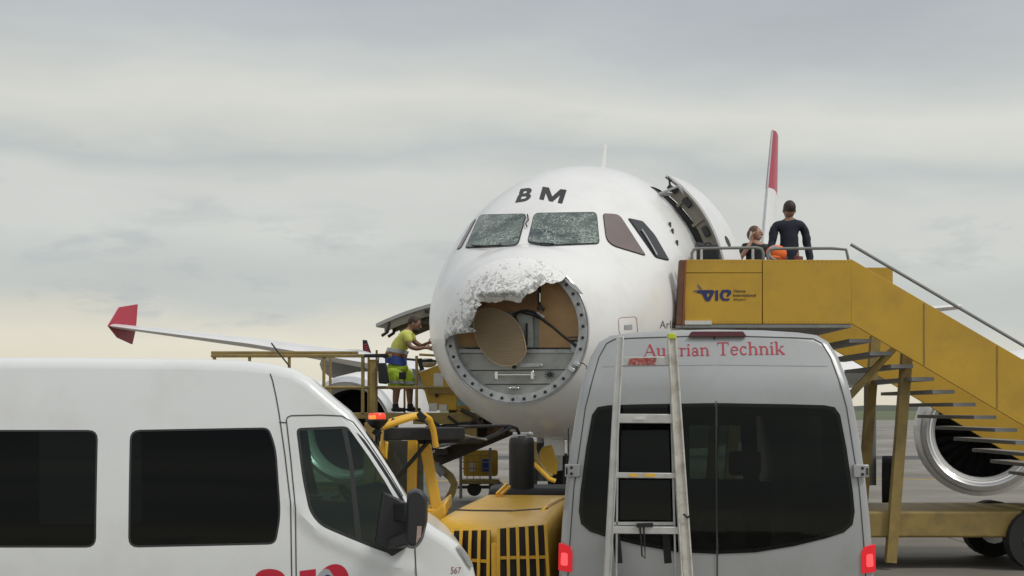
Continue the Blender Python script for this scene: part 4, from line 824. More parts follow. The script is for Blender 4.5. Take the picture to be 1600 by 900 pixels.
# ---- ladder strapped upright behind the van
lad = thing('ladder', 'aluminium ladder with worn pale rail upright against the silver van', 'ladder', (.92, 10.18, .55))
YL = 10.12
def lp(px, py, dy=0): return at(px, py, YL + dy)
lad_yaw = 0
def rail(top, bot, w_, d, m_, lbl=None, nm='rail', dy=0):
    a, b = lp(*top, dy), lp(*bot, dy); mb = MB().beam(a, b, w_, d, up=(0, 1, 0)); return part(nm, mb, m_, lad, world=True, bevel=.003, label=lbl)
rail((969, 526), (943, 1010), .05, .05, M['ladder'])
rail((965, 526), (938.5, 1010), .009, .066, M['ladder'], nm='rail_flange'); rail((973, 526), (948, 1010), .009, .066, M['ladder'], nm='rail_flange')
rail((1050, 527), (1081, 1010), .058, .045, M['ladder_white'], 'worn pale outer rail')
for dx, ww in ((-5.5, .012), (5.5, .012), (0, .008)):
    rail((1049.5 + dx, 527), (1080 + dx * 1.6, 1010), ww, .07 if dx else .035, M['ladder_white'], 'worn pale outer rail', 'rail_flange')
part('end_cap', MB().beam(lp(1049, 521), lp(1049.5, 530), .055, .08, up=(0, 1, 0)), M['lime'], lad, world=True, bevel=.006, label='lime green end cap')
rail((966, 600), (962, 1000), .014, .03, M['alu'], nm='inner_rail', dy=.08); rail((1048, 600), (1058, 1000), .014, .03, M['alu'], nm='inner_rail', dy=.08)
for (x0, x1, y0, y1, y2) in ((963, 1046, 558, 557, 14), (957, 1051, 646.5, 647, 14.5), (954, 1056, 738, 739, 8.5), (947, 1063, 822, 823, 11.5), (944, 1072, 905, 905, 12)):
    a, b = lp(x0, y0 + y2 / 2), lp(x1, y1 + y2 / 2); rg_ = part('rung', MB().beam(a, b, .036, y2 / F * YL), M['ladder'], lad, world=True, bevel=.004)
    if y0 == 558: part('sticker', MB().add([lp(984, 560, -.0275), lp(1026, 559, -.0275), lp(1024, 570, -.0275), lp(982, 570.5, -.0275)], [(0, 1, 2, 3)]), M['redstick'], rg_, world=True)
    if y0 == 738:
        for xa, xb in ((983, 997), (1007, 1025)): part('sticker', MB().add([lp(xa, 740, -.0275), lp(xb, 740.3, -.0275), lp(xb, 745, -.0275), lp(xa, 744.7, -.0275)], [(0, 1, 2, 3)]), M['yellow'], rg_, world=True)
    if y0 == 646.5: part('sticker', MB().add([lp(991, 650, -.0275), lp(1009, 650, -.0275), lp(1009, 655.5, -.0275), lp(991, 655.5, -.0275)], [(0, 1, 2, 3)]), M['paper'], rg_, world=True)
part('rung', MB().beam(lp(958, 818, .08), lp(1052, 818, .08), .03, .022), M['ladder'], lad, world=True)
for x in (965, 1042): part('bracket', MB().beam(lp(x - 2, 835, .1), lp(x + 2, 880, .1), .05, .02, up=(0, 1, 0)), M['blackpaint'], lad, world=True)
part('hook', MB().tube([lp(1000, 824, -.03), lp(1002, 845, -.04), lp(1003, 868, -.04), lp(1008, 872, -.04), lp(1007, 845, -.04), lp(1006, 824, -.03)], .006, 6), M['black'], lad, world=True)
part('strap', MB().beam(lp(995, 821, -.02), lp(1020, 820, -.02), .055, .025), M['black'], lad, world=True)
part('strap', MB().tube([lp(1068, 803, -.05), lp(1074, 809, -.05), lp(1078, 806, -.05)], .008, 6), M['black'], lad, world=True)

# ---- white crew van on the left (world units, near side plane at Y = 9.6)
YV = 9.6; VT = radians(5.6); lvan = thing('crew_van', 'white high-roof van with red lettering and black mirror', 'van', (-.8, YV, 0), VT)
LI = root_matrix(lvan).inverted()
def vpx(px, py):
    o_ = LI @ Vector((0, 0, H)); dr = LI.to_3x3() @ Vector(((px - 800) / F, 1, -(py - YH) / F)); p = o_ + dr * (-o_.y / dr.y); return (p.x, p.z)
def vdef(x, z, d):
    tum = 0.03 * max(0, z - 1.25) + .075 * max(0, z - 1.25) ** 2; tum += .28 * max(0, x + .05) ** 2
    k = 1 - d / 1.0 if d < 1 else 1 - d / 1.0
    return Vector((x, d + tum * k, z))
prof_px = [(-600, 1090), (-610, 1000), (-605, 700), (-590, 600), (-560, 568), (-500, 560), (-200, 557), (100, 557), (300, 559), (380, 562), (424, 567.5), (458, 575.5), (484, 590), (514, 617), (545, 642), (563, 665), (590, 703), (616, 743), (637, 780), (650, 801), (664, 814), (680, 826), (699.5, 838), (718, 852), (732, 868), (741, 885), (747, 910), (752, 960), (754, 1020), (748, 1075), (735, 1090)]
prof_px = resample(prof_px, 16, closed=False)
out_l = [vpx(*p) for p in prof_px]
inner_l, strip = van_shell(out_l, 1.0, .07, vdef, .1)
part('body', MB().rings(strip, caps=False), M['vanwhite'], lvan, ang=40)
cabw = rounded([(461.5, 669), (541, 666), (566, 684), (597, 728), (630, 780), (639, 800), (611, 866), (582, 856), (540, 839), (500, 822), (483, 800), (472, 748)], [9, 8, 10, 10, 10, 4, 4, 8, 10, 14, 12, 14])
slide = rounded([(200, 672), (419, 668), (431, 700), (439, 805), (431, 851), (200, 856)], [16, 10, 20, 20, 12, 16])
slide2 = rounded([(-300, 672), (150, 672), (150, 856), (-300, 856)], 16)
holes_l = [[vpx(*p) for p in h_] for h_ in (cabw, slide, slide2)]
vf = lambda x, z, d: vdef(x, z, d)
ridge_ = [Vector(vpx(*p)) for p in ((462, 790), (476, 812), (500, 834), (540, 853), (580, 870), (612, 886), (646, 890))]
def rdist(x, z):
    q = Vector((x, z)); best = 9
    for a, b in zip(ridge_, ridge_[1:]):
        ab = b - a; u = max(0, min(1, (q - a).dot(ab) / ab.length_squared)); best = min(best, (a + ab * u - q).length)
    return best
vf = lambda x, z, d: vdef(x, z, d - (.016 * math.exp(-(rdist(x, z) / .035) ** 2) if d < .001 else 0))
mb = MB(); panel(mb, inner_l, holes_l, vf, .045, .03, .045); part('side_panel', mb, M['vanwhite'], lvan, ang=25)
mb = MB(); panel(mb, inner_l, holes_l, lambda x, z, d: vdef(x, z, 2.0 - d), .12, .03, .07); part('side_panel', mb, M['vanwhite'], lvan, ang=25)
pv = lambda px, py, d: vdef(*vpx(px, py), d)
for h_, nm_, m_ in ((cabw, 'cab_window', 'glass'), (slide, 'side_window', 'privacy'), (slide2, 'side_window', 'privacy')):
    g_in = offset_poly(h_, -4.5 if nm_ == 'cab_window' else -3); mb = MB(); panel(mb, offset_poly(h_, 1), [g_in], lambda x, y, d: pv(x, y, .004 + d), 14, .02, 6); fr_ = part(nm_, mb, M['gasket'], lvan, ang=25)
    mb = MB(); panel(mb, h_, [], lambda x, y, d: pv(x, y, .016 + d), 16, .004, 8); part('pane', mb, M[m_], fr_, ang=25)
mb = MB(); panel(mb, [(533, 667), (541, 667), (551, 720), (566, 850), (556, 846), (545, 722)], [], lambda x, y, d: pv(x, y, .006 + d), 12, .02, 8); part('window_divider', mb, M['gasket'], lvan)
for h_, m_ in ((cabw, 'glass'), (slide, 'privacy')):
    mb = MB(); panel(mb, h_, [], lambda x, y, d: vdef(*vpx(x, y), 2.0 - .016 - d), 16, .004, 8); part('pane', mb, M[m_], lvan)
for pts_ in ([(420, 583), (424, 594), (430, 620), (435, 647), (444.6, 711), (450, 755), (454, 787), (456, 900), (456, 1040)], [(463, 1040), (463, 900), (461.6, 794), (457, 750), (454, 719), (446.5, 657), (448, 652), (454, 649.5), (500, 648.5), (534, 650), (552, 660), (575, 690), (603, 732), (630, 776)], [(648.5, 852), (650.5, 900), (650, 1040)], [(435, 660), (446, 660.5)]):
    mb = MB(); ribbon(mb, resample(pts_, 4, False), lambda px, py, d: vdef(*vpx(px, py), d - .016 * math.exp(-(rdist(*vpx(px, py)) / .035) ** 2)), 1.8, -.003); part('panel_gap', mb, M['seam'], lvan)
# swage line under the window, wind-up of the door skin
def bulge(px, py, d): return pv(px, py, d - .012)
# mirror
mir = MB(); mc = at(652, 810, 9.35); mir.rings([[at(x0, y0, 9.38 + dy) for x0, y0 in q] for q, dy in ((rounded([(639, 768), (656, 764), (667, 776), (667, 812), (660, 842), (648, 856), (636, 852)], 7), .10), (rounded([(636, 766), (655, 762), (668, 774), (668.5, 812), (661, 845), (648, 859), (633, 855)], 8), .02), (rounded([(639, 770), (654, 766), (665, 777), (665.5, 812), (658, 842), (647, 854), (637, 850)], 8), -.09))])
mo = part('wing_mirror', mir, M['plastic'], lvan, world=True, bevel=.01, ang=50)
part('turn_signal', MB().add([at(x, y, 9.287) for x, y in ((652, 822), (659, 822), (658, 838), (650, 850))], [(0, 1, 2, 3)]), mat('clear_pinkish_lens', (.42, .30, .27), .3, var=.3, vscale=60), mo, world=True)
part('mirror_arm', MB().prism([at(x, y, 9.56) for x, y in ((598, 768), (640, 788), (640, 853), (612, 870), (600, 858), (585, 850))], (0, .05, 0)).beam(at(625, 800, 9.58), at(645, 800, 9.42), .10, .12).beam(at(612, 850, 9.58), at(645, 840, 9.42), .08, .08), M['plastic'], mo, world=True, bevel=.012)
# headlight, lettering
mb = MB(); panel(mb, chaik([(714, 852), (722, 856), (732, 867), (741, 884), (741, 890), (733, 886), (722, 868)]), [], lambda x, y, d: pv(x, y, -.008 + d), 6, .02, 3); hl = part('headlight', mb, M['chrome'], lvan)
mb = MB(); panel(mb, chaik([(718, 857), (724, 860), (731, 869), (736, 881), (730, 879), (724, 868)]), [], lambda x, y, d: pv(x, y, -.012 + d), 6, 0, 3); part('headlight_lens', mb, M['reflect'], hl)
mb = MB(); text_on(mb, '567', [(705, 898), (721, 898), (722, 888), (706, 887)], pv, .0, -.004); part('lettering', mb, mat('dull_red_number', (.30, .10, .10), .5), lvan, smooth=False)
mb = MB(); panel(mb, chaik([(395, 960), (395, 905), (405, 891), (424, 888), (441, 893), (448, 905), (449, 960)]), [], lambda x, y, d: pv(x, y, -.003), 10, 0, 4)
panel(mb, [(468.5, 892), (493.5, 889), (494, 960), (469, 960)], [], lambda x, y, d: pv(x, y, -.003), 10, 0, 5)
sw_o = [(503, 891), (512, 884), (524, 880.5), (536, 884), (543, 893), (546, 905), (547, 960), (527, 960), (526, 910), (520, 897), (510, 893)]
panel(mb, chaik(sw_o, 1), [], lambda x, y, d: pv(x, y, -.003), 10, 0, 4); part('lettering', mb, M['redlogo'], lvan, smooth=False)
mb = MB(); panel(mb, chaik([(493, 906), (500, 893), (512, 887), (521, 899), (526, 915), (522, 960), (494, 960)], 1), [], lambda x, y, d: pv(x, y, -.0045), 10, 0, 4); part('logo_swoosh', mb, M['reflect'], lvan, smooth=False)
mb = MB(); panel(mb, chaik([(498, 912), (504, 902), (513, 896), (522, 906), (524, 930), (512, 925)], 1), [], lambda x, y, d: pv(x, y, -.006), 10, 0, 4); part('logo_swoosh', mb, M['navytext'], lvan, smooth=False)
# inside the cab
cab = lambda px, py, y: at(px, py, y)
for y in (10.05, 11.05):
    c_ = at(515, 850, y); st_ = part('seat', MB().box((c_.x, y, 1.28), (.5, .46, .14)).box((c_.x - .26, y, 1.58), (.13, .44, .55), Matrix.Rotation(radians(-12), 3, 'Y')), M['seat'], lvan, world=True, bevel=.04)
    part('head_rest', MB().box((c_.x - .36, y, 1.98), (.1, .26, .2)), M['seat'], st_, world=True, bevel=.04)
part('dashboard', MB().box((-.88, 10.6, 1.28), (.42, 1.8, .28)), M['black'], lvan, world=True, bevel=.05)
part('steering_wheel', MB().torus((-1.12, 11.0, 1.5), (1, 0, .9), .19, .016, 28, 8), M['black'], lvan, world=True)
part('door_card', MB().prism([at(x, y, 9.72) for x, y in ((470, 781), (543, 784), (552, 762), (590, 752), (606, 760), (634, 806), (616, 880), (476, 880))], (0, .03, 0)), M['seat'], lvan, world=True)
part('paper_sheet', MB().box(at(500, 776, 10.2), (.24, .3, .02)), M['reflect'], lvan, world=True); part('paper_sheet', MB().add([at(x, y, 9.9) for x, y in ((504, 769), (515, 769), (515, 781), (504, 781))], [(0, 1, 2, 3)]), M['paper'], lvan, world=True)
part('cab_floor', MB().box((-2.3, 10.6, .6), (3.2, 1.85, .06)), M['seat'], lvan, world=True)
part('roof_lining', MB().box((-3.6, 10.45, 2.36), (3.0, 1.3, .04)), M['reflect'], lvan, world=True)
part('partition', MB().box((-3.6, 10.6, 1.5), (.05, 1.7, 1.7)), M['seat'], lvan, world=True)
# windscreen laid on the slope of the shell
wl_ = [p for p in out_l if vpx(0, 790)[1] < p[1] < vpx(0, 668)[1] and p[0] > -.9]
mb = MB(); mb.rings([[Vector((x + .006, .16 + 1.68 * k / 8, z + .005)) for k in range(9)] for x, z in wl_], caps=False, close=False); part('windscreen', mb, M['darkglass'], lvan)
for x, y in ((-.35, .02), (-4.3, .02), (-.35, 1.75), (-4.3, 1.75)):
    wl = part('wheel', MB().cyl((x, y, .35), (x, y + .22, .35), .35, n=28), M['tyre'], lvan); part('rim', MB().cyl((x, y - .008, .35), (x, y + .23, .35), .21, n=20), M['alu'], wl)
    if y < 1: part('wheel_arch', MB().torus((x, y - .03, .38), (0, 1, 0), .42, .035, 28, 6), M['plastic'], lvan)
part('roof_aerial', MB().tube([at(424, 536, 9.95), at(436, 552, 9.95), at(453, 573, 9.95)], .006, 6), M['black'], lvan, world=True)

# ------------------------------------------------------------------ yellow airport tractor between the vans
trac = thing('airport_tractor', 'yellow airport tractor with slatted grille, black roof frame and orange beacon', 'tractor', (-.1, 12.2, 0))
def TP(n_, mb, m_, par=None, **k): return part(n_, mb, m_, par or trac, world=True, **k)
# bonnet plan, front is a shallow V; heights follow the photo
zt_f, zt_c, zt_b = 1.285, 1.42, 1.50
A_, B_, C_, D_, E_ = Vector((-.20, 12.55, 0)), Vector((-.575, 11.28, 0)), Vector((-.125, 10.98, 0)), Vector((.262, 11.05, 0)), Vector((.52, 12.5, 0))
def lerp(a, b, t_): return a + (b - a) * t_
plan = [A_, lerp(A_, B_, .5) + Vector((-.03, 0, 0)), B_ + Vector((-.005, .12, 0)), B_ + Vector((.05, -.005, 0)), lerp(B_, C_, .5) + Vector((0, -.015, 0)), C_, lerp(C_, D_, .5) + Vector((0, -.01, 0)), D_ + Vector((-.04, 0, 0)), D_ + Vector((.01, .10, 0)), lerp(D_, E_, .5), E_]
cen = sum(plan, Vector()) / len(plan)
def zlev(p, f): # top surface height at a plan point
    t_ = max(0, min(1, (p.y - 11.0) / 1.5)); return zt_f + (zt_b - zt_f) * t_ ** .7
rings_ = []
for k_, dz in ((1, None), (1, -.10), (.985, -.045), (.955, -.012), (.90, .006), (.6, .02), (.02, .03)):
    rings_.append([Vector((cen.x + (p.x - cen.x) * k_, cen.y + (p.y - cen.y) * k_, .55 if dz is None else zlev(cen + (p - cen) * k_, 0) + dz)) for p in resample([tuple(q) for q in plan], .09) for p in [Vector(p)]])
bon = TP('bonnet', MB().rings(rings_), M['yellow'], ang=50)
# seam across the bonnet top and raised edge
def ontop(px, py):
    z = 1.40
    for _ in range(8):
        Y = (H - z) * F / (py - YH); z = zlev(Vector((0, Y, 0)), 0) + .02
    return at(px, py, Y)
for pts_ in ([(701, 799), (740, 800.5), (800, 801), (856, 797)],):
    mb = MB(); P_ = [ontop(*q) + Vector((0, 0, .012)) for q in pts_]; mb.tube(P_, .006, 6); TP('panel_gap', mb, M['rustdark'])
TP('bonnet_rail', MB().tube([ontop(849, 798) + Vector((0, 0, .01)), ontop(862, 787) - Vector((0, 0, .004)), ontop(880, 778) - Vector((0, 0, .004))], .013, 8), M['yellow'])
# grille: dark recess, upright slats each its own part, a cross rail
def gr_face(a, b, off): 
    n_ = Vector(((b - a).y, -(b - a).x, 0)).normalized(); n_ = n_ if n_.y < 0 else -n_; return a + n_ * off, b + n_ * off, n_
for (a, b, t0, t1, nb, ytop0, ytop1) in ((B_, C_, .06, .95, 7, 830, 828), (C_, D_, .05, .93, 6, 826, 820)):
    a2, b2, n_ = gr_face(a, b, .012); p0, p1 = lerp(a2, b2, t0), lerp(a2, b2, t1)
    z0 = H - (ytop0 - YH) / F * p0.y; z1 = H - (ytop1 - YH) / F * p1.y
    rec = TP('grille', MB().prism([Vector((p0.x, p0.y, .72)), Vector((p1.x, p1.y, .72)), Vector((p1.x, p1.y, z1)), Vector((p0.x, p0.y, z0))], n_ * .008), M['hole'])
    for i in range(nb):
        t_ = (i + .0) / (nb - 1); q = lerp(p0, p1, t_) + n_ * .03; lean = (q - C_).x * .10
        TP('slat', MB().beam(Vector((q.x + lean, q.y, .70)), Vector((q.x, q.y, z0 + (z1 - z0) * t_ + .01)), .024, .045, up=(0, 1, 0)), M['yellow'], rec, bevel=.004)
    zz_ = H - (871 - YH) / F * p0.y; TP('cross_rail', MB().beam(Vector((p0.x, p0.y, zz_)) + n_ * .022, Vector((p1.x, p1.y, zz_)) + n_ * .022, .03, .022), M['yellow'], rec)
TP('corner_post', MB().beam(C_ + Vector((.004, -.012, .6)), C_ + Vector((.0, -.012, 1.235)), .055, .05, up=(0, 1, 0)), M['yellow'], bevel=.01)
TP('chassis', MB().box((-.15, 12.6, .42), (1.3, 3.4, .3)).box((.2, 13.3, .75), (1.0, .9, .8)), M['rustdark'], bevel=.03)
for x, y, r_ in ((-.85, 11.7, .38), (.62, 11.7, .38), (-1.35, 13.9, .45), (.75, 13.75, .5)):
    wl = TP('wheel', MB().cyl((x - .13, y, r_), (x + .13, y, r_), r_, n=26), M['tyre']); TP('rim', MB().cyl((x - .14, y, r_), (x + .14, y, r_), r_ * .55, n=18), M['yellow'], wl)
TP('engine_housing', MB().box((.19, 13.05, 1.12), (.78, .75, .84)).cyl((-.22, 13.0, 1.2), (-.22, 13.5, 1.2), .17, n=20), M['black'], bevel=.05)
# silencer
ex_ = at(815, 0, 12.8).x
TP('silencer', MB().rings([[Vector((ex_ + .108 * r_ * cos(a), 12.8 + .108 * r_ * sin(a), z)) for a in [2 * pi * k / 28 for k in range(28)]] for z, r_ in ((1.43, .98), (1.47, 1), (1.50, .98), (1.9, 1), (1.95, .96), (1.965, .85))]), M['blackpaint'], label='tall black silencer drum')
TP('silencer_cap', MB().beam(at(801, 679, 12.8), at(833, 679, 12.8), .09, .035).cyl(at(815, 688, 12.8), at(815, 680, 12.8), .03).ball(at(828, 678, 12.75), .02), M['ring'], bevel=.006)
TP('lever', MB().beam(at(776, 773, 12.3), at(792, 757, 12.5), .015, .03).beam(at(783, 773, 12.3), at(797, 760, 12.5), .012, .02), M['yellow'])
# cab
cabp = []
for (x0, y0, x1, y1, wd, Y, mm, nm) in ((645.5, 675, 643, 800, .075, 11.9, 'yellow', 'cab_post'), (663, 688, 684, 803, .085, 11.9, 'yellow', 'cab_post'), (600, 690, 590, 820, .07, 12.0, 'yellow', 'cab_post'), (578, 660, 575, 820, .09, 13.2, 'dull_yellow', 'cab_post')):
    TP(nm, MB().beam(at(x0, y0, Y), at(x1, y1, Y), wd, .08, up=(0, 1, 0)), M[mm], bevel=.008)
TP('cab_base', MB().prism([at(x, y, 11.75) for x, y in ((560, 812), (668, 816), (668, 806), (696, 784), (697, 806), (680, 824), (680, 1000), (560, 1000))], (0, 1.2, 0)), M['yellow'], bevel=.02)
TP('cab_sill', MB().box(at(670, 803, 12.1), (.24, .5, .12)), M['yellow'], bevel=.02)
TP('cab_glass', MB().add([at(603, 690, 12.0), at(637, 690, 12.0), at(637, 805, 12.0), at(598, 805, 12.0)], [(0, 1, 2, 3)]), M['glass'], smooth=False)
TP('cab_glass', MB().add([at(649, 690, 12.0), at(664, 690, 12.0), at(680, 790, 12.0), at(649, 800, 12.0)], [(0, 1, 2, 3)]), M['glass'], smooth=False)
TP('cab_rear_panel', MB().box(at(628, 750, 12.7), (.36, .05, .66)), M['rustdark'])
TP('driver_seat', MB().box(at(625, 800, 12.6), (.4, .4, .12)).box(at(622, 765, 12.8), (.38, .1, .45)), M['seat'], bevel=.03)
TP('roof_beam', MB().beam(at(597, 678, 11.6), at(722, 677, 11.75), .22, .095), M['blackpaint'], bevel=.008)
TP('roof_bracket', MB().prism([at(x, y, 11.7) for x, y in ((650, 686), (722, 672), (724, 684), (712, 692), (655, 694))], (0, .05, 0)), M['blackpaint'])
TP('roof_bar', MB().tube([at(715, 667, 11.8), at(760, 666, 12.1), at(796, 665.5, 12.4), at(807, 669, 12.5), (at(811, 677, 12.6))], .014, 8), M['blackpaint'])
TP('roof_bar', MB().tube([at(715, 690, 12.0), at(752, 689, 12.2), at(775, 680, 12.3), at(797, 667, 12.4)], .022, 8), M['blackpaint'])
TP('roof_bar', MB().tube([at(718, 678, 12.0), at(735, 683, 12.1), at(760, 687, 12.2)], .010, 8), M['grey_pipe'])
TP('brace', MB().tube([at(668, 691, 11.65), at(646, 717, 11.65), at(619, 747, 11.65)], .017, 8), M['blackpaint'])
TP('roll_bar', MB().tube([at(596, 668, 11.3), at(620, 659.5, 11.35), at(648, 650.5, 11.4), at(662, 649, 11.45), at(671, 655, 11.5), at(677, 672, 11.55), at(681, 698, 11.6)], .024, 10), M['yellow'])
TP('roll_bar', MB().tube([at(598, 661, 11.6), at(618, 655, 11.65), at(640, 649, 11.7), at(655, 646.5, 11.75)], .016, 10), M['yellow'])
TP('roof_rail', MB().tube([at(640, 652, 12.1), at(665, 659, 12.1), at(668, 663, 12.0)], .012, 8), M['blackpaint'])
for x0, y0, x1, y1 in ((611, 657, 622, 664), (653, 645, 664, 655)): TP('pipe_clamp', MB().beam(at(x0, y0, 11.42), at(x1, y1, 11.42), .07, .05), M['blackpaint'], bevel=.006)
bcn = TP('beacon', MB().rings([[at(589, 0, 11.2).xy.to_3d() + Vector((r_ * cos(a), r_ * sin(a), H - (y - YH) / F * 11.2)) for a in [2 * pi * k / 24 for k in range(24)]] for y, r_ in ((669, .03), (665, .055), (657, .085), (655, .085))]), M['blackpaint'], label='rotating beacon with orange red lens')
bx = at(589, 0, 11.2).x
TP('lens', MB().rings([[Vector((bx + r_ * cos(a), 11.2 + r_ * sin(a), H - (y - YH) / F * 11.2)) for a in [2 * pi * k / 24 for k in range(24)]] for y, r_ in ((655, .066), (648, .064), (645.5, .055), (645, .02))]), M['beacon'], bcn)
TP('lens_glow', MB().beam(at(577, 652.5, 11.14), at(587, 651.5, 11.125), .01, .03), M['beacon2'], bcn)
TP('beacon_stem', MB().cyl(at(589, 667, 11.2), at(590, 700, 11.2), .014, n=8).beam(at(584, 672, 11.2), at(594, 680, 11.2), .03, .05), M['blackpaint'], bcn)
TP('door_frame', MB().tube([at(601, 672, 11.55), at(597, 700, 11.55), at(594, 740, 11.55)], .02, 8), M['yellow'])

# ------------------------------------------------------------------ cargo loader beside the hold
load = thing('cargo_loader', 'yellow cargo loader platform with railings and scissor lift', 'cargo loader', (-2.6, 25.8, 0))
def LP(n_, mb, m_, par=None, **k): return part(n_, mb, m_, par or load, world=True, **k)
YA, YB = 25.0, 26.9
dz = H - (645 - YH) / F * YA
LP('deck', MB().box(((at(330, 0, YA).x + at(760, 0, YA).x) / 2, (YA + YB) / 2, dz - .05), (at(760, 0, YA).x - at(330, 0, YA).x, YB - YA, .10)), M['dull_yellow'], bevel=.01)
LP('deck_edge', MB().box(at(700, 657, YA - .03), (1.15, .08, .12)).box(at(430, 655, YA - .03), (2.1, .08, .12)), M['dull_yellow'])
LP('side_box', MB().box(at(706, 678, YA + .2), (.85, .6, .26)), M['dull_yellow'], bevel=.01)
rt = [((330, 553.5), (610, 553.5), .028, YA), ((330, 605), (735, 605.5), .026, YA), ((608, 560), (700, 557), .02, YA)]
LP('top_rail', MB().beam(at(330, 556, YA), at(612, 556, YA), .07, .055), M['dull_yellow'], bevel=.01); LP('top_rail', MB().beam(at(330, 551, YB), at(560, 551, YB), .05, .05), M['dull_yellow'], bevel=.01)
LP('middle_rail', MB().tube([at(330, 605.5, YA), at(717, 605.5, YA)], .026, 8), M['dull_yellow'])
LP('top_rail', MB().tube([at(655, 554, YA), at(690, 556, YA)], .02, 8), M['dull_yellow'])
for x, r_, y0, Y in ((506, .026, 556, YA), (516, .024, 556, YB), (567, .030, 556, YA), (576, .022, 556, YB), (651, .024, 556, YA), (632, .02, 607, YB), (588.5, .020, 547, YB), (452, .026, 556, YA), (390, .026, 556, YA), (335, .03, 556, YA)):
    LP('rail_post', MB().cyl(at(x, y0, Y), Vector((at(x, 0, Y).x, Y, dz)), r_, n=8), M['dull_yellow'])
LP('main_post', MB().box(((at(583, 0, YA).x), YA - .04, (dz + at(0, 562, YA).z) / 2), (.105, .10, at(0, 562, YA).z - dz)), M['dull_yellow'], bevel=.01, label='thick square post of the loader railing')
LP('control_lever', MB().beam(at(569, 556, YA - .1), at(607, 555, YA - .1), .06, .055), M['black'], bevel=.01)
LP('rubber_bar', MB().tube([at(600, 558, YB), at(668, 564, YA + .3), at(682, 564, YA + .3)], .02, 8), M['black'])
ctb = LP('control_box', MB().prism([at(x, y, YA + .15) for x, y in ((655, 582), (684, 570), (697, 577), (714, 612), (714, 641), (672, 641))], (0, .5, 0)), M['ochre'], bevel=.012, label='yellow control cabinet with paper notices')
for q in (((678, 583), (692, 583), (693, 604), (677, 604)), ((670, 630), (683, 630), (683, 643), (670, 643)), ((686, 632), (698, 632), (698, 641), (686, 641))):
    LP('notice', MB().add([at(x, y, YA + .141) for x, y in q], [(0, 1, 2, 3)]), M['paper'], ctb, smooth=False)
LP('knob', MB().cyl(at(682, 618, YA + .1), at(682, 618, YA + .16), .03, n=10), M['black'], ctb); LP('ledge', MB().beam(at(668, 612, YA + .12), at(714, 612, YA + .12), .04, .06), M['dull_yellow'], ctb)
LP('side_column', MB().box(at(708, 625, YA + .5), (.14, .3, .5)), M['dull_yellow'], bevel=.01)
LP('handle', MB().tube([at(656, 560, YA), at(657, 570, YA), at(660, 578, YA)], .035, 8).tube([at(655, 565, YA), at(675, 562, YA)], .02, 8), M['black'])
LP('pale_cover', MB().ball(at(668, 567, YA + .6), (.16, .2, .08), 14, 8), M['paper'])
for q in ([(690, 566), (700, 585), (705, 600)], [(683, 563), (689, 560), (690, 566)]): LP('strut', MB().tube([at(x, y, YA - .1) for x, y in q], .022, 6), M['dull_yellow'])
LP('turquoise_panel', MB().box(at(726, 622, YB + .8), (.30, .1, .30)), M['teal']); LP('pale_panel', MB().box(at(722, 640, YB + .5), (.3, .1, .14)), M['ochre'])
# scissor lift and chassis
for a, b, w_ in (((600, 690), (745, 655), .10), ((672, 722), (800, 668), .24), ((560, 770), (700, 680), .16)):
    LP('scissor_arm', MB().beam(at(*a, YA + .5), at(*b, YA + .5), .10, w_), M['rustdark'], bevel=.01)
LP('scissor_arm', MB().tube([at(672, 722, YA + .2), at(692, 735, YA + .2), at(704, 745, YA + .2), at(710, 757, YA + .2), at(706, 770, YA + .2), at(700, 780, YA + .2)], .085, 4), M['dull_yellow'], ang=20, label='bent yellow brown lift arm')
LP('cylinder', MB().cyl(at(680, 725, YA + .1), at(693, 742, YA + .1), .07, n=12), M['grey_pipe'])
LP('hinge_box', MB().box(at(745, 668, YA + .6), (.5, .5, .22)), M['rustdark'], bevel=.01); LP('hinge_box', MB().box(at(775, 672, YA + .5), (.30, .4, .16)), mat('worn_orange_brown', (.22, .12, .05), .6, var=.3), bevel=.01)
for q, r_, mm in (([(668, 655), (690, 668), (730, 664), (756, 650)], .03, 'black'), ([(700, 650), (715, 662), (742, 660), (770, 668)], .022, 'black'), ([(720, 640), (738, 648), (752, 665)], .04, 'rustdark'), ([(662, 700), (690, 696), (720, 690)], .03, 'grey_pipe')):
    LP('hose', MB().tube([at(x, y, YA - .1) for x, y in q], r_, 8), M[mm])
for x, y, w_, h_, mm in ((738, 650, .30, .10, 'rustdark'), (760, 661, .2, .16, 'black'), (722, 654, .16, .12, 'ochre'), (690, 706, .22, .10, 'rustdark')): LP('fitting', MB().box(at(x, y, YA + .3), (w_, .3, h_)), M[mm], bevel=.01)
LP('chassis', MB().box((-3.7, 25.9, .75), (3.6, 1.6, .35)), M['dull_yellow'], bevel=.02)
for x in (-5.2, -4.2, -2.6, -2.15):
    wl = LP('wheel', MB().cyl((x, 25.0, .33), (x, 25.25, .33), .33, n=22), M['tyre']); LP('rim', MB().cyl((x, 24.99, .33), (x, 25.26, .33), .18, n=14), M['dull_yellow'], wl)
bag = thing('work_bag', 'black bag hanging from the loader rail behind the worker', 'bag', at(600, 603, YA - .08)); 
part('bag_body', MB().prism([at(x, y, YA - .16) for x, y in ((590, 567), (603, 567), (608, 597), (603, 600), (591, 599))], (0, .13, 0)), M['blackcloth'], bag, world=True, bevel=.02)
part('bag_strap', MB().tube([at(591, 568, YA - .09), at(592, 556, YA - .06), at(602, 556, YA - .06), at(603, 568, YA - .09)], .012, 6), M['blackcloth'], bag, world=True)

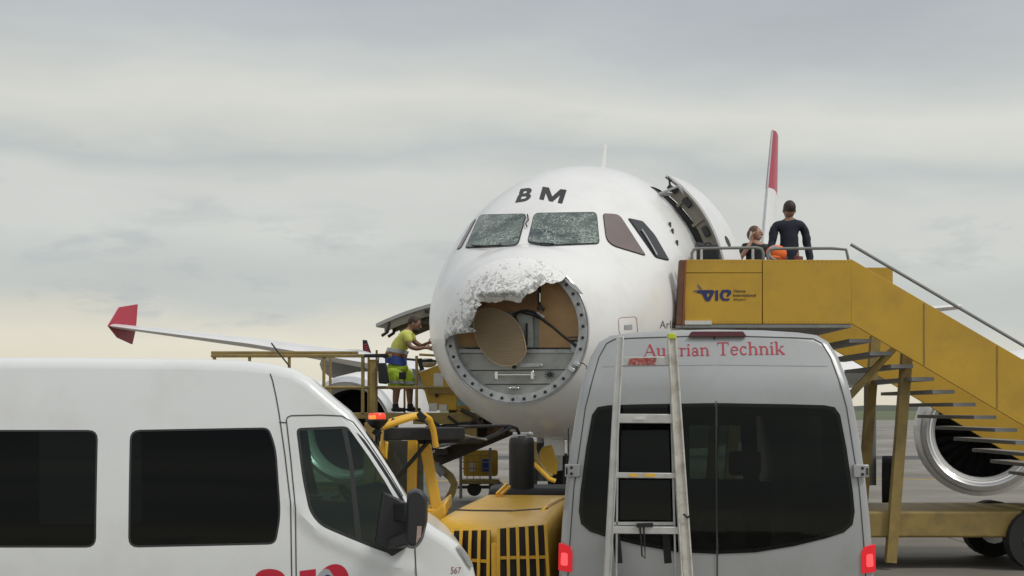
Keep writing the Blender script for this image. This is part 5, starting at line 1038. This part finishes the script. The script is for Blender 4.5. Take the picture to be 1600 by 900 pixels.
# ------------------------------------------------------------------ cart, ground equipment, distant airliner
cart = thing('equipment_cart', 'yellow wheeled cage cart parked under the nose', 'cart', at(752, 775, 36.5).xy.to_3d())
YC = 36.5
def CP(n_, mb, m_, par=None, **k): return part(n_, mb, m_, par or cart, world=True, **k)
CP('back_panel', MB().prism([at(x, y, YC + .35) for x, y in rounded([(724, 704), (778, 703), (778, 744), (724, 744)], 5)], (0, .04, 0)), M['ochre'])
CP('deck', MB().box(at(750, 752, YC), (.95, .8, .10)), M['dull_yellow'], bevel=.01); CP('axle_frame', MB().box(at(748, 761, YC), (1.0, .6, .05)), M['rustdark'])
for x in (720, 766): CP('post', MB().beam(at(x, 700, YC - .3), at(x, 779, YC - .3), .07, .07, up=(0, 1, 0)), M['grey_pipe'])
for y in (712, 722, 732): CP('cage_wire', MB().tube([at(720, y, YC - .28), at(766, y, YC - .28)], .012, 6), M['dull_yellow'])
for x in (730, 740, 750): CP('cage_wire', MB().tube([at(x, 705, YC - .28), at(x, 748, YC - .28)], .010, 6), M['dull_yellow'])
for x in (741, 775): wl = CP('wheel', MB().cyl(at(x, 764, YC - .35), at(x, 764, YC - .2), .17, n=20), M['tyre']); CP('mudguard', MB().tube([at(x - 9, 756, YC - .35), at(x - 4, 752, YC - .35), at(x + 4, 752, YC - .35), at(x + 10, 757, YC - .35)], .03, 6), M['paper'], wl)
CP('load', MB().box(at(759, 727, YC), (.17, .2, .30)), M['blue'], label='dark blue canister'); CP('load', MB().box(at(738, 730, YC), (.12, .2, .2)), M['paper'], label='pale box')
tug = thing('towbar_tug', 'low dark tow unit with yellow hoses at the nose wheel', 'tow vehicle', (1.1, 20.6, 0))
def GP(n_, mb, m_, par=None, **k): return part(n_, mb, m_, par or tug, world=True, **k)
GP('body', MB().box((1.1, 20.7, .62), (1.5, 1.6, .55)), M['rustdark'], bevel=.05); GP('seat_back', MB().prism([at(x, y, 20.2) for x, y in ((843, 700), (862, 695), (872, 722), (870, 742), (846, 742))], (0, .1, 0)), M['ochre'], bevel=.02)
GP('hose', MB().tube([at(x, y, 19.8) for x, y in ((835, 690), (834, 702), (840, 720), (852, 738), (862, 745))], .035, 8), M['dull_yellow']); GP('hose', MB().tube([at(x, y, 19.7) for x, y in ((834, 724), (845, 735), (858, 748), (868, 752))], .03, 8), M['yellow'])
GP('bracket', MB().prism([at(x, y, 20) for x, y in ((830, 692), (851, 692), (843, 706), (840, 712), (833, 704))], (0, .08, 0)), M['blackpaint'])
for x in (.45, 1.75): GP('wheel', MB().cyl((x - .1, 20.1, .35), (x + .1, 20.1, .35), .35, n=22), M['tyre'])
# distant airliner: only its tail and part of its body clear the wing
far = thing('distant_airliner', 'distant white airliner with a dark red-striped tail beyond the wing', 'airplane', at(545, 650, 208).xy.to_3d())
def FP(n_, mb, m_, par=None, **k): return part(n_, mb, m_, par or far, world=True, **k)
fx0, fx1 = at(505, 0, 208).x, at(640, 0, 208).x
FP('fuselage', MB().rings([[Vector((x, 208 + r_ * cos(a), 4.3 + zo + r_ * 1.02 * sin(a))) for a in [2 * pi * k / 24 for k in range(24)]] for x, r_, zo in ((at(440, 0, 208).x, .3, .0), (at(446, 0, 208).x, 1.2, 0), (at(458, 0, 208).x, 1.9, 0), (at(570, 0, 208).x, 1.9, 0), (at(600, 0, 208).x, .5, .9))]), M['white_plane'])
FP('tail_fin', MB().prism([at(x, y, 208) for x, y in ((566.5, 531), (573, 531.5), (580, 552), (590, 588), (568, 588))], (0, .4, 0)), M['navy'])
for k in range(4): FP('red_stripe', MB().add([at(568.5 + k * .2, 538 + k * 3.5, 207.9), at(573.5 + k * 1.1, 536.5 + k * 3.5, 207.9), at(574 + k * 1.1, 538 + k * 3.5, 207.9), at(569 + k * .2, 539.6 + k * 3.5, 207.9)], [(0, 1, 2, 3)]), M['redtext'], smooth=False)
FP('wing', MB().prism([at(500, 622, 206), at(530, 622, 206), at(545, 622, 206) + Vector((0, -14, 0)), at(538, 622, 206) + Vector((0, -14, 0))], (0, 0, .3)), M['grey_plane'])
FP('engine', MB().cyl(at(520, 632, 200), at(540, 632, 200), .9, n=16), M['white_plane'])

# ------------------------------------------------------------------ passenger stairs with the airport's yellow side walls
stairs = thing('passenger_stairs', 'yellow-sided passenger stairs truck with VIE lettering at the front door', 'passenger stairs', (4.0, 21.6, 0))
YS = 20.3
def SP(n_, mb, m_, par=None, **k): return part(n_, mb, m_, par or stairs, world=True, **k)
def box_px(x0, y0, x1, y1, Y, dep, name, m_, par=None, **k): 
    a, b = at(x0, y0, Y), at(x1, y1, Y); return SP(name, MB().box(((a.x + b.x) / 2, Y + dep / 2, (a.z + b.z) / 2), (abs(b.x - a.x), dep, abs(b.z - a.z))), M[m_], par, **k)
pan = box_px(1070, 405.5, 1190.5, 426, YS, .05, 'side_wall', 'ochre', bevel=.004, label='upper strip of the yellow side wall')
main = box_px(1070, 427, 1190.5, 506, YS, .05, 'side_wall', 'ochre', bevel=.004, label='yellow side wall with VIE lettering')
box_px(1191.8, 406, 1330, 506, YS, .05, 'side_wall', 'ochre', bevel=.004)
SP('bumper', MB().prism([at(x, y, YS - .03) for x, y in ((1062, 406), (1070.5, 406), (1066, 508), (1056, 508))], (0, .16, 0)), M['brown'], bevel=.01, label='worn brown rubber bumper against the fuselage')
SP('bumper_edge', MB().prism([at(x, y, YS - .035) for x, y in ((1070, 406), (1073, 406), (1069, 508), (1066, 508))], (0, .1, 0)), mat('rust_orange_edge', (.26, .09, .03), .7))
box_px(1070, 501, 1112, 507, YS - .03, .04, 'kick_plate', 'paper'); box_px(1056, 507, 1330, 512, YS - .02, .3, 'floor_edge', 'grey_pipe')
SP('floor', MB().box(((at(1058, 0, YS).x + at(1330, 0, YS).x) / 2, YS + 2.0, 3.34), (at(1330, 0, YS).x - at(1058, 0, YS).x, 3.9, .08)), M['grey_pipe'])
# the far side wall stands beyond the fuselage door
box_px(1235, 418, 1395, 500, YS + 3.9, .05, 'side_wall', 'ochre')
mb = MB()
lf = lambda px, py, d: at(px, py, YS) + Vector((0, -.006 + d, 0))
panel(mb, [(1089, 453.5), (1114, 453), (1116.5, 456), (1109, 470.5), (1102.5, 470.5), (1096.5, 459), (1089, 457.5)], [[(1104, 458.5), (1109.5, 458.5), (1106, 465.5)]], lf, 4)
panel(mb, [(1117.5, 453.5), (1122, 453.5), (1122, 470), (1117.5, 470)], [], lf, 6)
panel(mb, [(1128, 453), (1138, 452.5), (1142.5, 455), (1142.5, 459), (1136.5, 464.5), (1135, 462), (1137.5, 458.5), (1136, 456.8), (1131, 457), (1129.5, 460), (1130, 465), (1132.5, 466.8), (1140, 466), (1139, 469.8), (1130, 470), (1125.5, 466.5), (1124.5, 459.5)], [], lf, 3)
SP('lettering', mb, M['navytext'], main, smooth=False)
mb = MB(); panel(mb, [(1083, 454), (1089, 453.5), (1089, 456.5), (1086, 456.5)], [], lf, 3); panel(mb, [(1089.5, 443.5), (1093, 446), (1097.5, 452.5), (1094, 452.5), (1090.5, 448)], [], lf, 3); SP('emblem', mb, M['smalltext'], main, smooth=False)
for wd_t, x1, y in (('Vienna', 1165, 457), ('International', 1181, 463.5), ('Airport', 1165.5, 470.5)):
    mb = MB(); text_on(mb, wd_t, [(1145.5, y), (x1, y), (x1, y - 4.6), (1145.5, y - 4.6)], lf, .02, 0); SP('lettering', mb, mat('dark_brown_lettering', (.07, .045, .02), .6), main, smooth=False)
rv = MB()
for x0, x1 in ((1073, 1188), (1194, 1328)):
    for y in (409, 503): 
        for k in range(int((x1 - x0) / 7) + 1): rv.cyl(at(x0 + k * 7, y, YS - .004), at(x0 + k * 7, y, YS + .002), .006, n=6)
o = SP('rivets', rv, M['dull_yellow'], main); o['kind'] = 'stuff'
box_px(1071, 407, 1329, 505, YS + .055, .02, 'seam_blackout', 'rustdark')  # unseen dark sheet added behind the panels so no light shows through their seams
# railings
SP('railing', MB().tube([at(x, y, YS + .15) for x, y in ((1081.5, 407), (1081, 396), (1084, 390), (1090, 388.5), (1140, 387.5), (1182, 387), (1190, 389), (1192.5, 395), (1193, 407))], .021, 10), M['grey_pipe'])
for x in (1096, 1176.5): SP('rail_post', MB().cyl(at(x, 389, YS + .15), at(x, 407, YS + .15), .019, n=10), M['ladder'])
SP('railing', MB().tube([at(x, y, YS + .15) for x, y in ((1200, 407), (1199, 396), (1203, 390), (1212, 388.5), (1300, 388), (1322, 390), (1326, 407))], .021, 10), M['grey_pipe'])
# the flight of steps going down to the right, its side walls and the truck
fx0, fx1 = at(1330, 0, YS).x, at(1330, 0, YS).x + 4.9
nst = 17
for yy in (YS, YS + 3.0 - .05):
    w_ = MB().prism([Vector((fx0, yy, 3.36)), Vector((fx0, yy, 4.22)), Vector((fx1, yy, 1.35)), Vector((fx1, yy, .45))], (0, .05, 0)); SP('stair_side_wall', w_, M['ochre'], bevel=.004)
    SP('hand_rail', MB().tube([Vector((fx0, yy + .03, 4.42)), Vector((fx1, yy + .03, 1.55))], .022, 8), M['grey_pipe'])
for k in range(nst): SP('step', MB().box((fx0 + .14 + k * .28, YS + 1.5, 3.30 - (k + 1) * .172), (.30, 2.86, .05)), M['grey_pipe'])
for k in range(1, 5):
    u = k / 5; SP('panel_gap', MB().beam(Vector((lerp(Vector((fx0,0,0)), Vector((fx1,0,0)), u).x, YS - .004, 3.38 - 2.9 * u)), Vector((fx0 + (fx1 - fx0) * u, YS - .004, 4.20 - 2.86 * u)), .012, .01, up=(0, 1, 0)), M['dull_yellow'])
for x in (2.9, 5.2):
    for y in (YS + .5, YS + 2.4): SP('support_leg', MB().beam((x, y, .1), (x + .25, y, 3.3), .14, .14, up=(0, 1, 0)), M['dull_yellow'])
SP('cross_brace', MB().beam((2.9, YS + .5, .5), (5.3, YS + .5, 3.1), .09, .09), M['dull_yellow']); SP('truck_chassis', MB().box((5.9, YS + 1.5, .62), (7.4, 2.0, .36)), M['dull_yellow'], bevel=.03)
tc_ = SP('truck_cab', MB().rings([[Vector((x, y, z)) for x, z in ((9.0, .6), (10.9, .6), (10.95, 1.35), (10.45, 2.15), (9.0, 2.2))] for y in (YS + .5, YS + 2.5)]), M['ochre'], bevel=.05)
SP('cab_window', MB().prism([Vector((x, YS + .49, z)) for x, z in ((9.25, 1.4), (10.65, 1.4), (10.3, 2.0), (9.25, 2.05))], (0, -.006, 0)), M['darkglass'], tc_)
for x in (3.6, 7.2, 9.9):
    for y in (YS + .35, YS + 2.3): wl = SP('wheel', MB().cyl((x, y, .42), (x, y + .28, .42), .42, n=26), M['tyre']); SP('rim', MB().cyl((x, y - .01, .42), (x, y + .29, .42), .22, n=16), M['alu'], wl)

# ------------------------------------------------------------------ people
def skinned(name, joints, edges, m_, parent, root=0, sub=2, world=True):
    inv = root_matrix(parent).inverted() if world else Matrix()
    me = bpy.data.meshes.new(name); me.from_pydata([tuple(inv @ Vector(j[0])) for j in joints], edges, []); o = bpy.data.objects.new(name, me); COL.objects.link(o); o.parent = parent
    md = o.modifiers.new('skin', 'SKIN'); md.use_smooth_shade = True; sv = me.skin_vertices[0].data
    for i, j in enumerate(joints): r_ = j[1]; sv[i].radius = r_ if isinstance(r_, tuple) else (r_, r_); sv[i].use_root = (i == root)
    s_ = o.modifiers.new('sub', 'SUBSURF'); s_.levels = sub; s_.render_levels = sub; me.materials.append(m_)
    return o
def face(parent, c, R_, fwd, m_hair, skin_m, hs=1.0, beard=None, hair_long=False):
    """head detail: c = head centre, fwd = unit view direction; eyes, nose, ears, hair"""
    fwd = Vector(fwd).normalized(); up = Vector((0, 0, 1)); up = (up - fwd * up.dot(fwd)).normalized(); sd = fwd.cross(up); Rm = Matrix((sd, fwd, up)).transposed()
    P = lambda x, y, z: c + Rm @ Vector((x, y, z)) * hs
    hd = MB().ball(c, (.076 * hs, .094 * hs, .112 * hs), 18, 14, Rm).ball(P(0, .03, -.055), (.055 * hs, .06 * hs, .055 * hs), 14, 10, Rm); h_ = part('head', hd, skin_m, parent, world=True)
    part('nose', MB().ball(P(0, .10, -.015), (.014 * hs, .022 * hs, .026 * hs), 8, 6, Rm), skin_m, h_, world=True)
    for s_ in (-1, 1):
        part('ear', MB().ball(P(s_ * .078, -.005, -.01), (.012 * hs, .022 * hs, .032 * hs), 8, 6, Rm), skin_m, h_, world=True); part('eye', MB().ball(P(s_ * .032, .086, .015), (.012 * hs, .008 * hs, .007 * hs), 8, 6, Rm), M['hole'], h_, world=True)
    part('mouth', MB().ball(P(0, .087, -.062), (.024 * hs, .006 * hs, .006 * hs), 8, 6, Rm), M['maroon'], h_, world=True)
    hr = MB().ball(P(0, -.018, .028), (.082 * hs, .094 * hs, .098 * hs), 18, 12, Rm)
    if hair_long: hr.ball(P(0, -.085, -.01), (.06 * hs, .05 * hs, .08 * hs), 12, 8, Rm)
    part('hair', hr, m_hair, h_, world=True)
    if beard: part('beard', MB().ball(P(0, .042, -.075), (.062 * hs, .055 * hs, .048 * hs), 14, 8, Rm), beard, h_, world=True)
    return h_
def hand(joints, edges, wrist_i, d, side, curl=.5):
    """five fingers from a palm, appended to a skin graph; d = pointing direction, side = towards the thumb"""
    d = Vector(d).normalized(); side = Vector(side); side = (side - d * side.dot(d)).normalized(); dn = d.cross(side); w0 = Vector(joints[wrist_i][0])
    k = len(joints); joints.append((w0 + d * .055, (.036, .020))); edges.append((wrist_i, k))
    for i, (o_, l_) in enumerate(((.030, .072), (.010, .082), (-.011, .077), (-.031, .060))):
        b0 = w0 + d * .088 + side * o_; j = len(joints); joints.append((b0, .0115)); edges.append((k, j)); joints.append((b0 + d * l_ * .5 - dn * l_ * .25 * curl, .0095)); edges.append((j, j + 1)); joints.append((b0 + d * l_ * .8 - dn * l_ * .75 * curl, .008)); edges.append((j + 1, j + 2))
    j = len(joints); joints.append((w0 + d * .04 + side * .045, .0125)); edges.append((k, j)); joints.append((w0 + d * .075 + side * .062 - dn * .02, .010)); edges.append((j, j + 1))

ftex = bpy.data.textures.new('cloth_folds', 'CLOUDS'); ftex.noise_scale = .11; ftex.noise_depth = 2
def folds(o, k=.035):
    if not any(m_.type == 'SUBSURF' for m_ in o.modifiers): q = o.modifiers.new('sub', 'SUBSURF'); q.render_levels = 2; q.levels = 2
    d = o.modifiers.new('folds', 'DISPLACE'); d.texture = ftex; d.strength = k; d.mid_level = .45; d.texture_coords = 'LOCAL'; return o
# --- ramp worker leaning on the loader rail, facing right (towards the nose)
YW = 25.45
def wp(px, py, dy=0): return at(px, py, YW + dy)
wk = thing('person', 'bearded worker in hi-vis yellow shirt and shorts leaning on platform rail', 'person', Vector((at(628, 0, YW).x, YW, dz)))
J = [(wp(623, 578), (.14, .12)), (wp(618, 562), (.14, .12)), (wp(623, 543), (.15, .12)), (wp(633, 526), (.15, .11)), (wp(641, 515), .06), (wp(645, 508), .06)]
Ed = [(0, 1), (1, 2), (2, 3), (3, 4), (4, 5)]
def leg(j0, pts, rr):
    k = len(J); prev = j0
    for p, r_ in zip(pts, rr): J.append((p, r_)); Ed.append((prev, len(J) - 1)); prev = len(J) - 1
leg(0, [wp(621, 586, -.10), wp(620, 606, -.14), wp(618, 626, -.14), wp(618, 636, -.13), wp(624, 639, -.13)], [.095, .072, .055, .042, .04])
leg(0, [wp(633, 586, .10), wp(640, 606, .12), wp(640, 622, .12), wp(641, 636, .12), wp(648, 639, .12)], [.095, .072, .055, .042, .04])
arm_i = len(J); leg(3, [wp(636, 524, -.19), wp(640, 542, -.24), wp(652, 545, -.22), wp(664, 543, -.2)], [.062, .045, .04, .027]); hand(J, Ed, len(J) - 1, (1, 0, -.1), (0, .4, 1), .8)
leg(3, [wp(640, 525, .18), wp(650, 536, .22), wp(659, 541, .15), wp(668, 536, .02)], [.06, .045, .038, .026]); hand(J, Ed, len(J) - 1, (1, -.3, .2), (0, -.4, 1), .9)
body_w = skinned('body', J, Ed, M['skin_tan'], wk)
face(wk, wp(647.5, 506.5, 0), None, (1, -.15, -.35), M['hair'], M['skin_tan'], 1.12, beard=M['hair'])
sh = [(wp(618, 566), (.165, .15)), (wp(620, 553), (.165, .145)), (wp(625, 540), (.175, .15)), (wp(634, 526), (.165, .135)), (wp(639, 518), .085), (wp(636, 524, -.19), .085), (wp(639, 536, -.235), .076), (wp(640, 525, .18), .085), (wp(648, 533, .22), .075)]
folds(skinned('shirt', sh, [(0, 1), (1, 2), (2, 3), (3, 4), (3, 5), (5, 6), (3, 7), (7, 8)], M['hivis'], wk), .05)
def band(name, y0, y1, cx0, cx1, rx, ry, m_, par=wk, slope=0):
    ring_ = lambda cx, cy: [wp(cx, cy) + Vector((rx * cos(a), ry * sin(a), slope * cos(a))) for a in [2 * pi * k / 24 for k in range(24)]]
    return part(name, MB().rings([ring_(cx0, y0), ring_((cx0 + cx1) / 2, (y0 + y1) / 2), ring_(cx1, y1)]), m_, par, world=True)
band('reflective_band', 546, 551.5, 622.3, 620, .182, .18, M['reflect'], slope=-.035); band('check_band', 552, 556.5, 620, 618.5, .184, .185, M['checker'], slope=-.035); band('waist_band', 557, 570, 618.3, 619, .186, .19, M['blue'], slope=-.035)
for (c0, c1, c2, dy) in (((616, 575), (616.5, 593), (618.5, 611), -.10), ((628, 575), (637, 594), (636.5, 608), .10)):
    leg_m = MB().rings([[wp(c[0], c[1], dy) + Vector((r_ * cos(a), r_ * sin(a), 0)) for a in [2 * pi * k / 20 for k in range(20)]] for c, r_ in ((c0, .13), (((c0[0] + c1[0]) / 2, (c0[1] + c1[1]) / 2), .142), (c1, .135), (c2, .128))]); lg = folds(part('shorts_leg', leg_m, M['hivis_green'], wk, world=True), .05)
    part('reflective_band', MB().rings([[wp(c1[0] + q, c1[1] + 2 + q * 2, dy) + Vector((.142 * cos(a), .142 * sin(a), 0)) for a in [2 * pi * k / 20 for k in range(20)]] for q in (0, 2.2)]), M['reflect'], lg, world=True)
part('cargo_pocket', MB().box(wp(629, 587, -.27), (.12, .03, .12)), M['blackcloth'], wk, world=True, bevel=.01)
part('shorts_seat', MB().ball(wp(621, 575), (.185, .17, .12), 18, 10), M['hivis_green'], wk, world=True)
for x, dy in ((621, -.13), (644, .12)): part('shoe', MB().rings([[wp(x, 639.5, dy) + Vector((a_, b_ * .055, h_)) for a_, b_ in ((-.11, -.7), (-.02, -1), (.09, -1), (.15, -.5), (.15, .5), (.09, 1), (-.02, 1), (-.11, .7))] for h_ in (-.05, .0, .03)]), M['blackcloth'], wk, world=True, sub=1); part('sock', MB().cyl(wp(x - 3, 631, dy), wp(x - 3, 639, dy), .052, .055, 12), M['blackcloth'], wk, world=True)

# --- woman on the stairs, phone at her ear
YO = 23.6
floor_z = 3.38
def op(px, py, dy=0): return at(px, py, YO + dy)
def stander(th, fx_, Y, top_y, skin_m, body_col, leg_col, hairm, fwd, arms, hs=1.0, hl=False):
    cx = at(fx_, 0, Y).x; topz = at(0, top_y, Y).z; hh = topz - floor_z; u = hh / 1.72
    V = lambda x, y, z: Vector((cx + x * u, Y + y * u, floor_z + z * u))
    J.clear(); Ed.clear()
    J.extend([(V(0, 0, .93), (.13, .10)), (V(0, 0, 1.12), (.125, .10)), (V(0, 0, 1.30), (.15, .105)), (V(0, 0, 1.42), (.12, .08)), (V(0, 0, 1.49), .05), (V(0, .01, 1.57), .05)]); Ed.extend([(0, 1), (1, 2), (2, 3), (3, 4), (4, 5)])
    for s_ in (-1, 1): leg(0, [V(s_ * .09, 0, .84), V(s_ * .1, .0, .47), V(s_ * .1, .02, .09), V(s_ * .1, -.12, .05)], [.088, .06, .045, .04])
    for a in arms:
        pts_ = [V(*q) for q in a['p']]; leg(3, pts_, [.055, .042, .036, .025][:len(pts_)]); hand(J, Ed, len(J) - 1, a['d'], a['s'], a.get('c', .8))
    skinned('body', list(J), list(Ed), skin_m, th)
    face(th, V(0, .0, 1.60), None, fwd, hairm, skin_m, hs * u * 1.02, hair_long=hl)
    T = [(V(0, 0, .84), (.16, .125)), (V(0, 0, 1.12), (.145, .12)), (V(0, 0, 1.30), (.17, .125)), (V(0, 0, 1.41), (.14, .10)), (V(0, 0, 1.455), .07)]; te = [(0, 1), (1, 2), (2, 3), (3, 4)]
    for a in arms:
        k = len(T); T.append((V(*a['p'][0]), .072)); te.append((3, k)); 
        pts_ = [V(*q) for q in a['p'][1:]] if a.get('long') else [V(*[x0 + (x1 - x0) * .6 for x0, x1 in zip(a['p'][0], a['p'][1])])]
        for q in pts_: T.append((q, .058)); te.append((len(T) - 2, len(T) - 1))
    folds(skinned('top', T, te, body_col, th), .04)
    for s_ in (-1, 1):
        part('trouser_leg', MB().rings([[V(s_ * c[0], c[1], c[2]) + Vector((r_ * u * cos(a), r_ * u * sin(a), 0)) for a in [2 * pi * k / 16 for k in range(16)]] for c, r_ in (((.08, 0, .97), .105), ((.095, 0, .75), .105), ((.1, 0, .47), .078), ((.1, .01, .08), .07))]), leg_col, th, world=True); part('shoe', MB().ball(V(s_ * .1, -.05, .04), (.05, .13, .045), 12, 8), M['blackcloth'], th, world=True)
    return V
wo_ = thing('person', 'woman in black top on the stairs with a phone at her ear', 'person', Vector((at(1179, 0, YO).x, YO, floor_z)))
V = stander(wo_, 1180.5, YO, 353.5, M['skin'], M['blackcloth'], M['blackcloth'], M['hair2'], (.85, -.45, .05), [dict(p=[(-.17, -.02, 1.38), (-.30, -.10, 1.13), (-.15, -.16, 1.36), (-.085, -.12, 1.47)], d=(.1, 0, 1), s=(0, 1, 0)), dict(p=[(.17, 0, 1.38), (.24, -.02, 1.12), (.20, -.16, .94)], d=(0, -.6, -.8), s=(-1, 0, 0))], 1.05, True)
part('phone', MB().box(V(-.10, -.12, 1.555), (.03, .012, .13), Matrix.Rotation(radians(12), 3, 'Y')), M['paper'], wo_, world=True, bevel=.004)
YM = 22.2
mn = thing('person', 'man in dark jacket standing at the right on the stairs platform', 'person', Vector((at(1232, 0, YM).x, YM, floor_z)))
V = stander(mn, 1233, YM, 314, M['skin_tan'], M['navy'], M['maroon'], M['hair'], (-.1, 1, 0), [dict(p=[(-.19, 0, 1.38), (-.25, -.03, 1.12), (-.20, -.16, .98)], d=(.6, -.5, -.3), s=(0, -1, 0), long=True), dict(p=[(.19, 0, 1.38), (.26, 0, 1.1), (.27, -.06, .88)], d=(0, -.3, -1), s=(-1, 0, 0), long=True)])
hv = thing('hi_vis_bag', 'orange hi-vis bundle with grey reflective band at the railing', 'bag', at(1213, 404, 21.4))
part('cloth', MB().ball(at(1213, 396, 21.4), (.15, .12, .12), 16, 10).ball(at(1210, 403, 21.4), (.12, .12, .07), 14, 8), M['orange'], hv, world=True)
part('reflective_band', MB().torus(at(1210.5, 395, 21.3), (.3, -1, 0), .085, .018, 22, 6), M['reflect'], hv, world=True)
hb2 = thing('hand_bag', 'black bag standing behind the railing by the aircraft door', 'bag', at(1100, 402, 21.5))
part('bag_body', MB().box(at(1106, 400, 21.2), (.30, .25, .30)), M['blackcloth'], hb2, world=True, bevel=.04); part('bag_handle', MB().torus(at(1106, 386, 21.2), (0, 1, 0), .06, .01, 16, 6), M['blackcloth'], hb2, world=True)
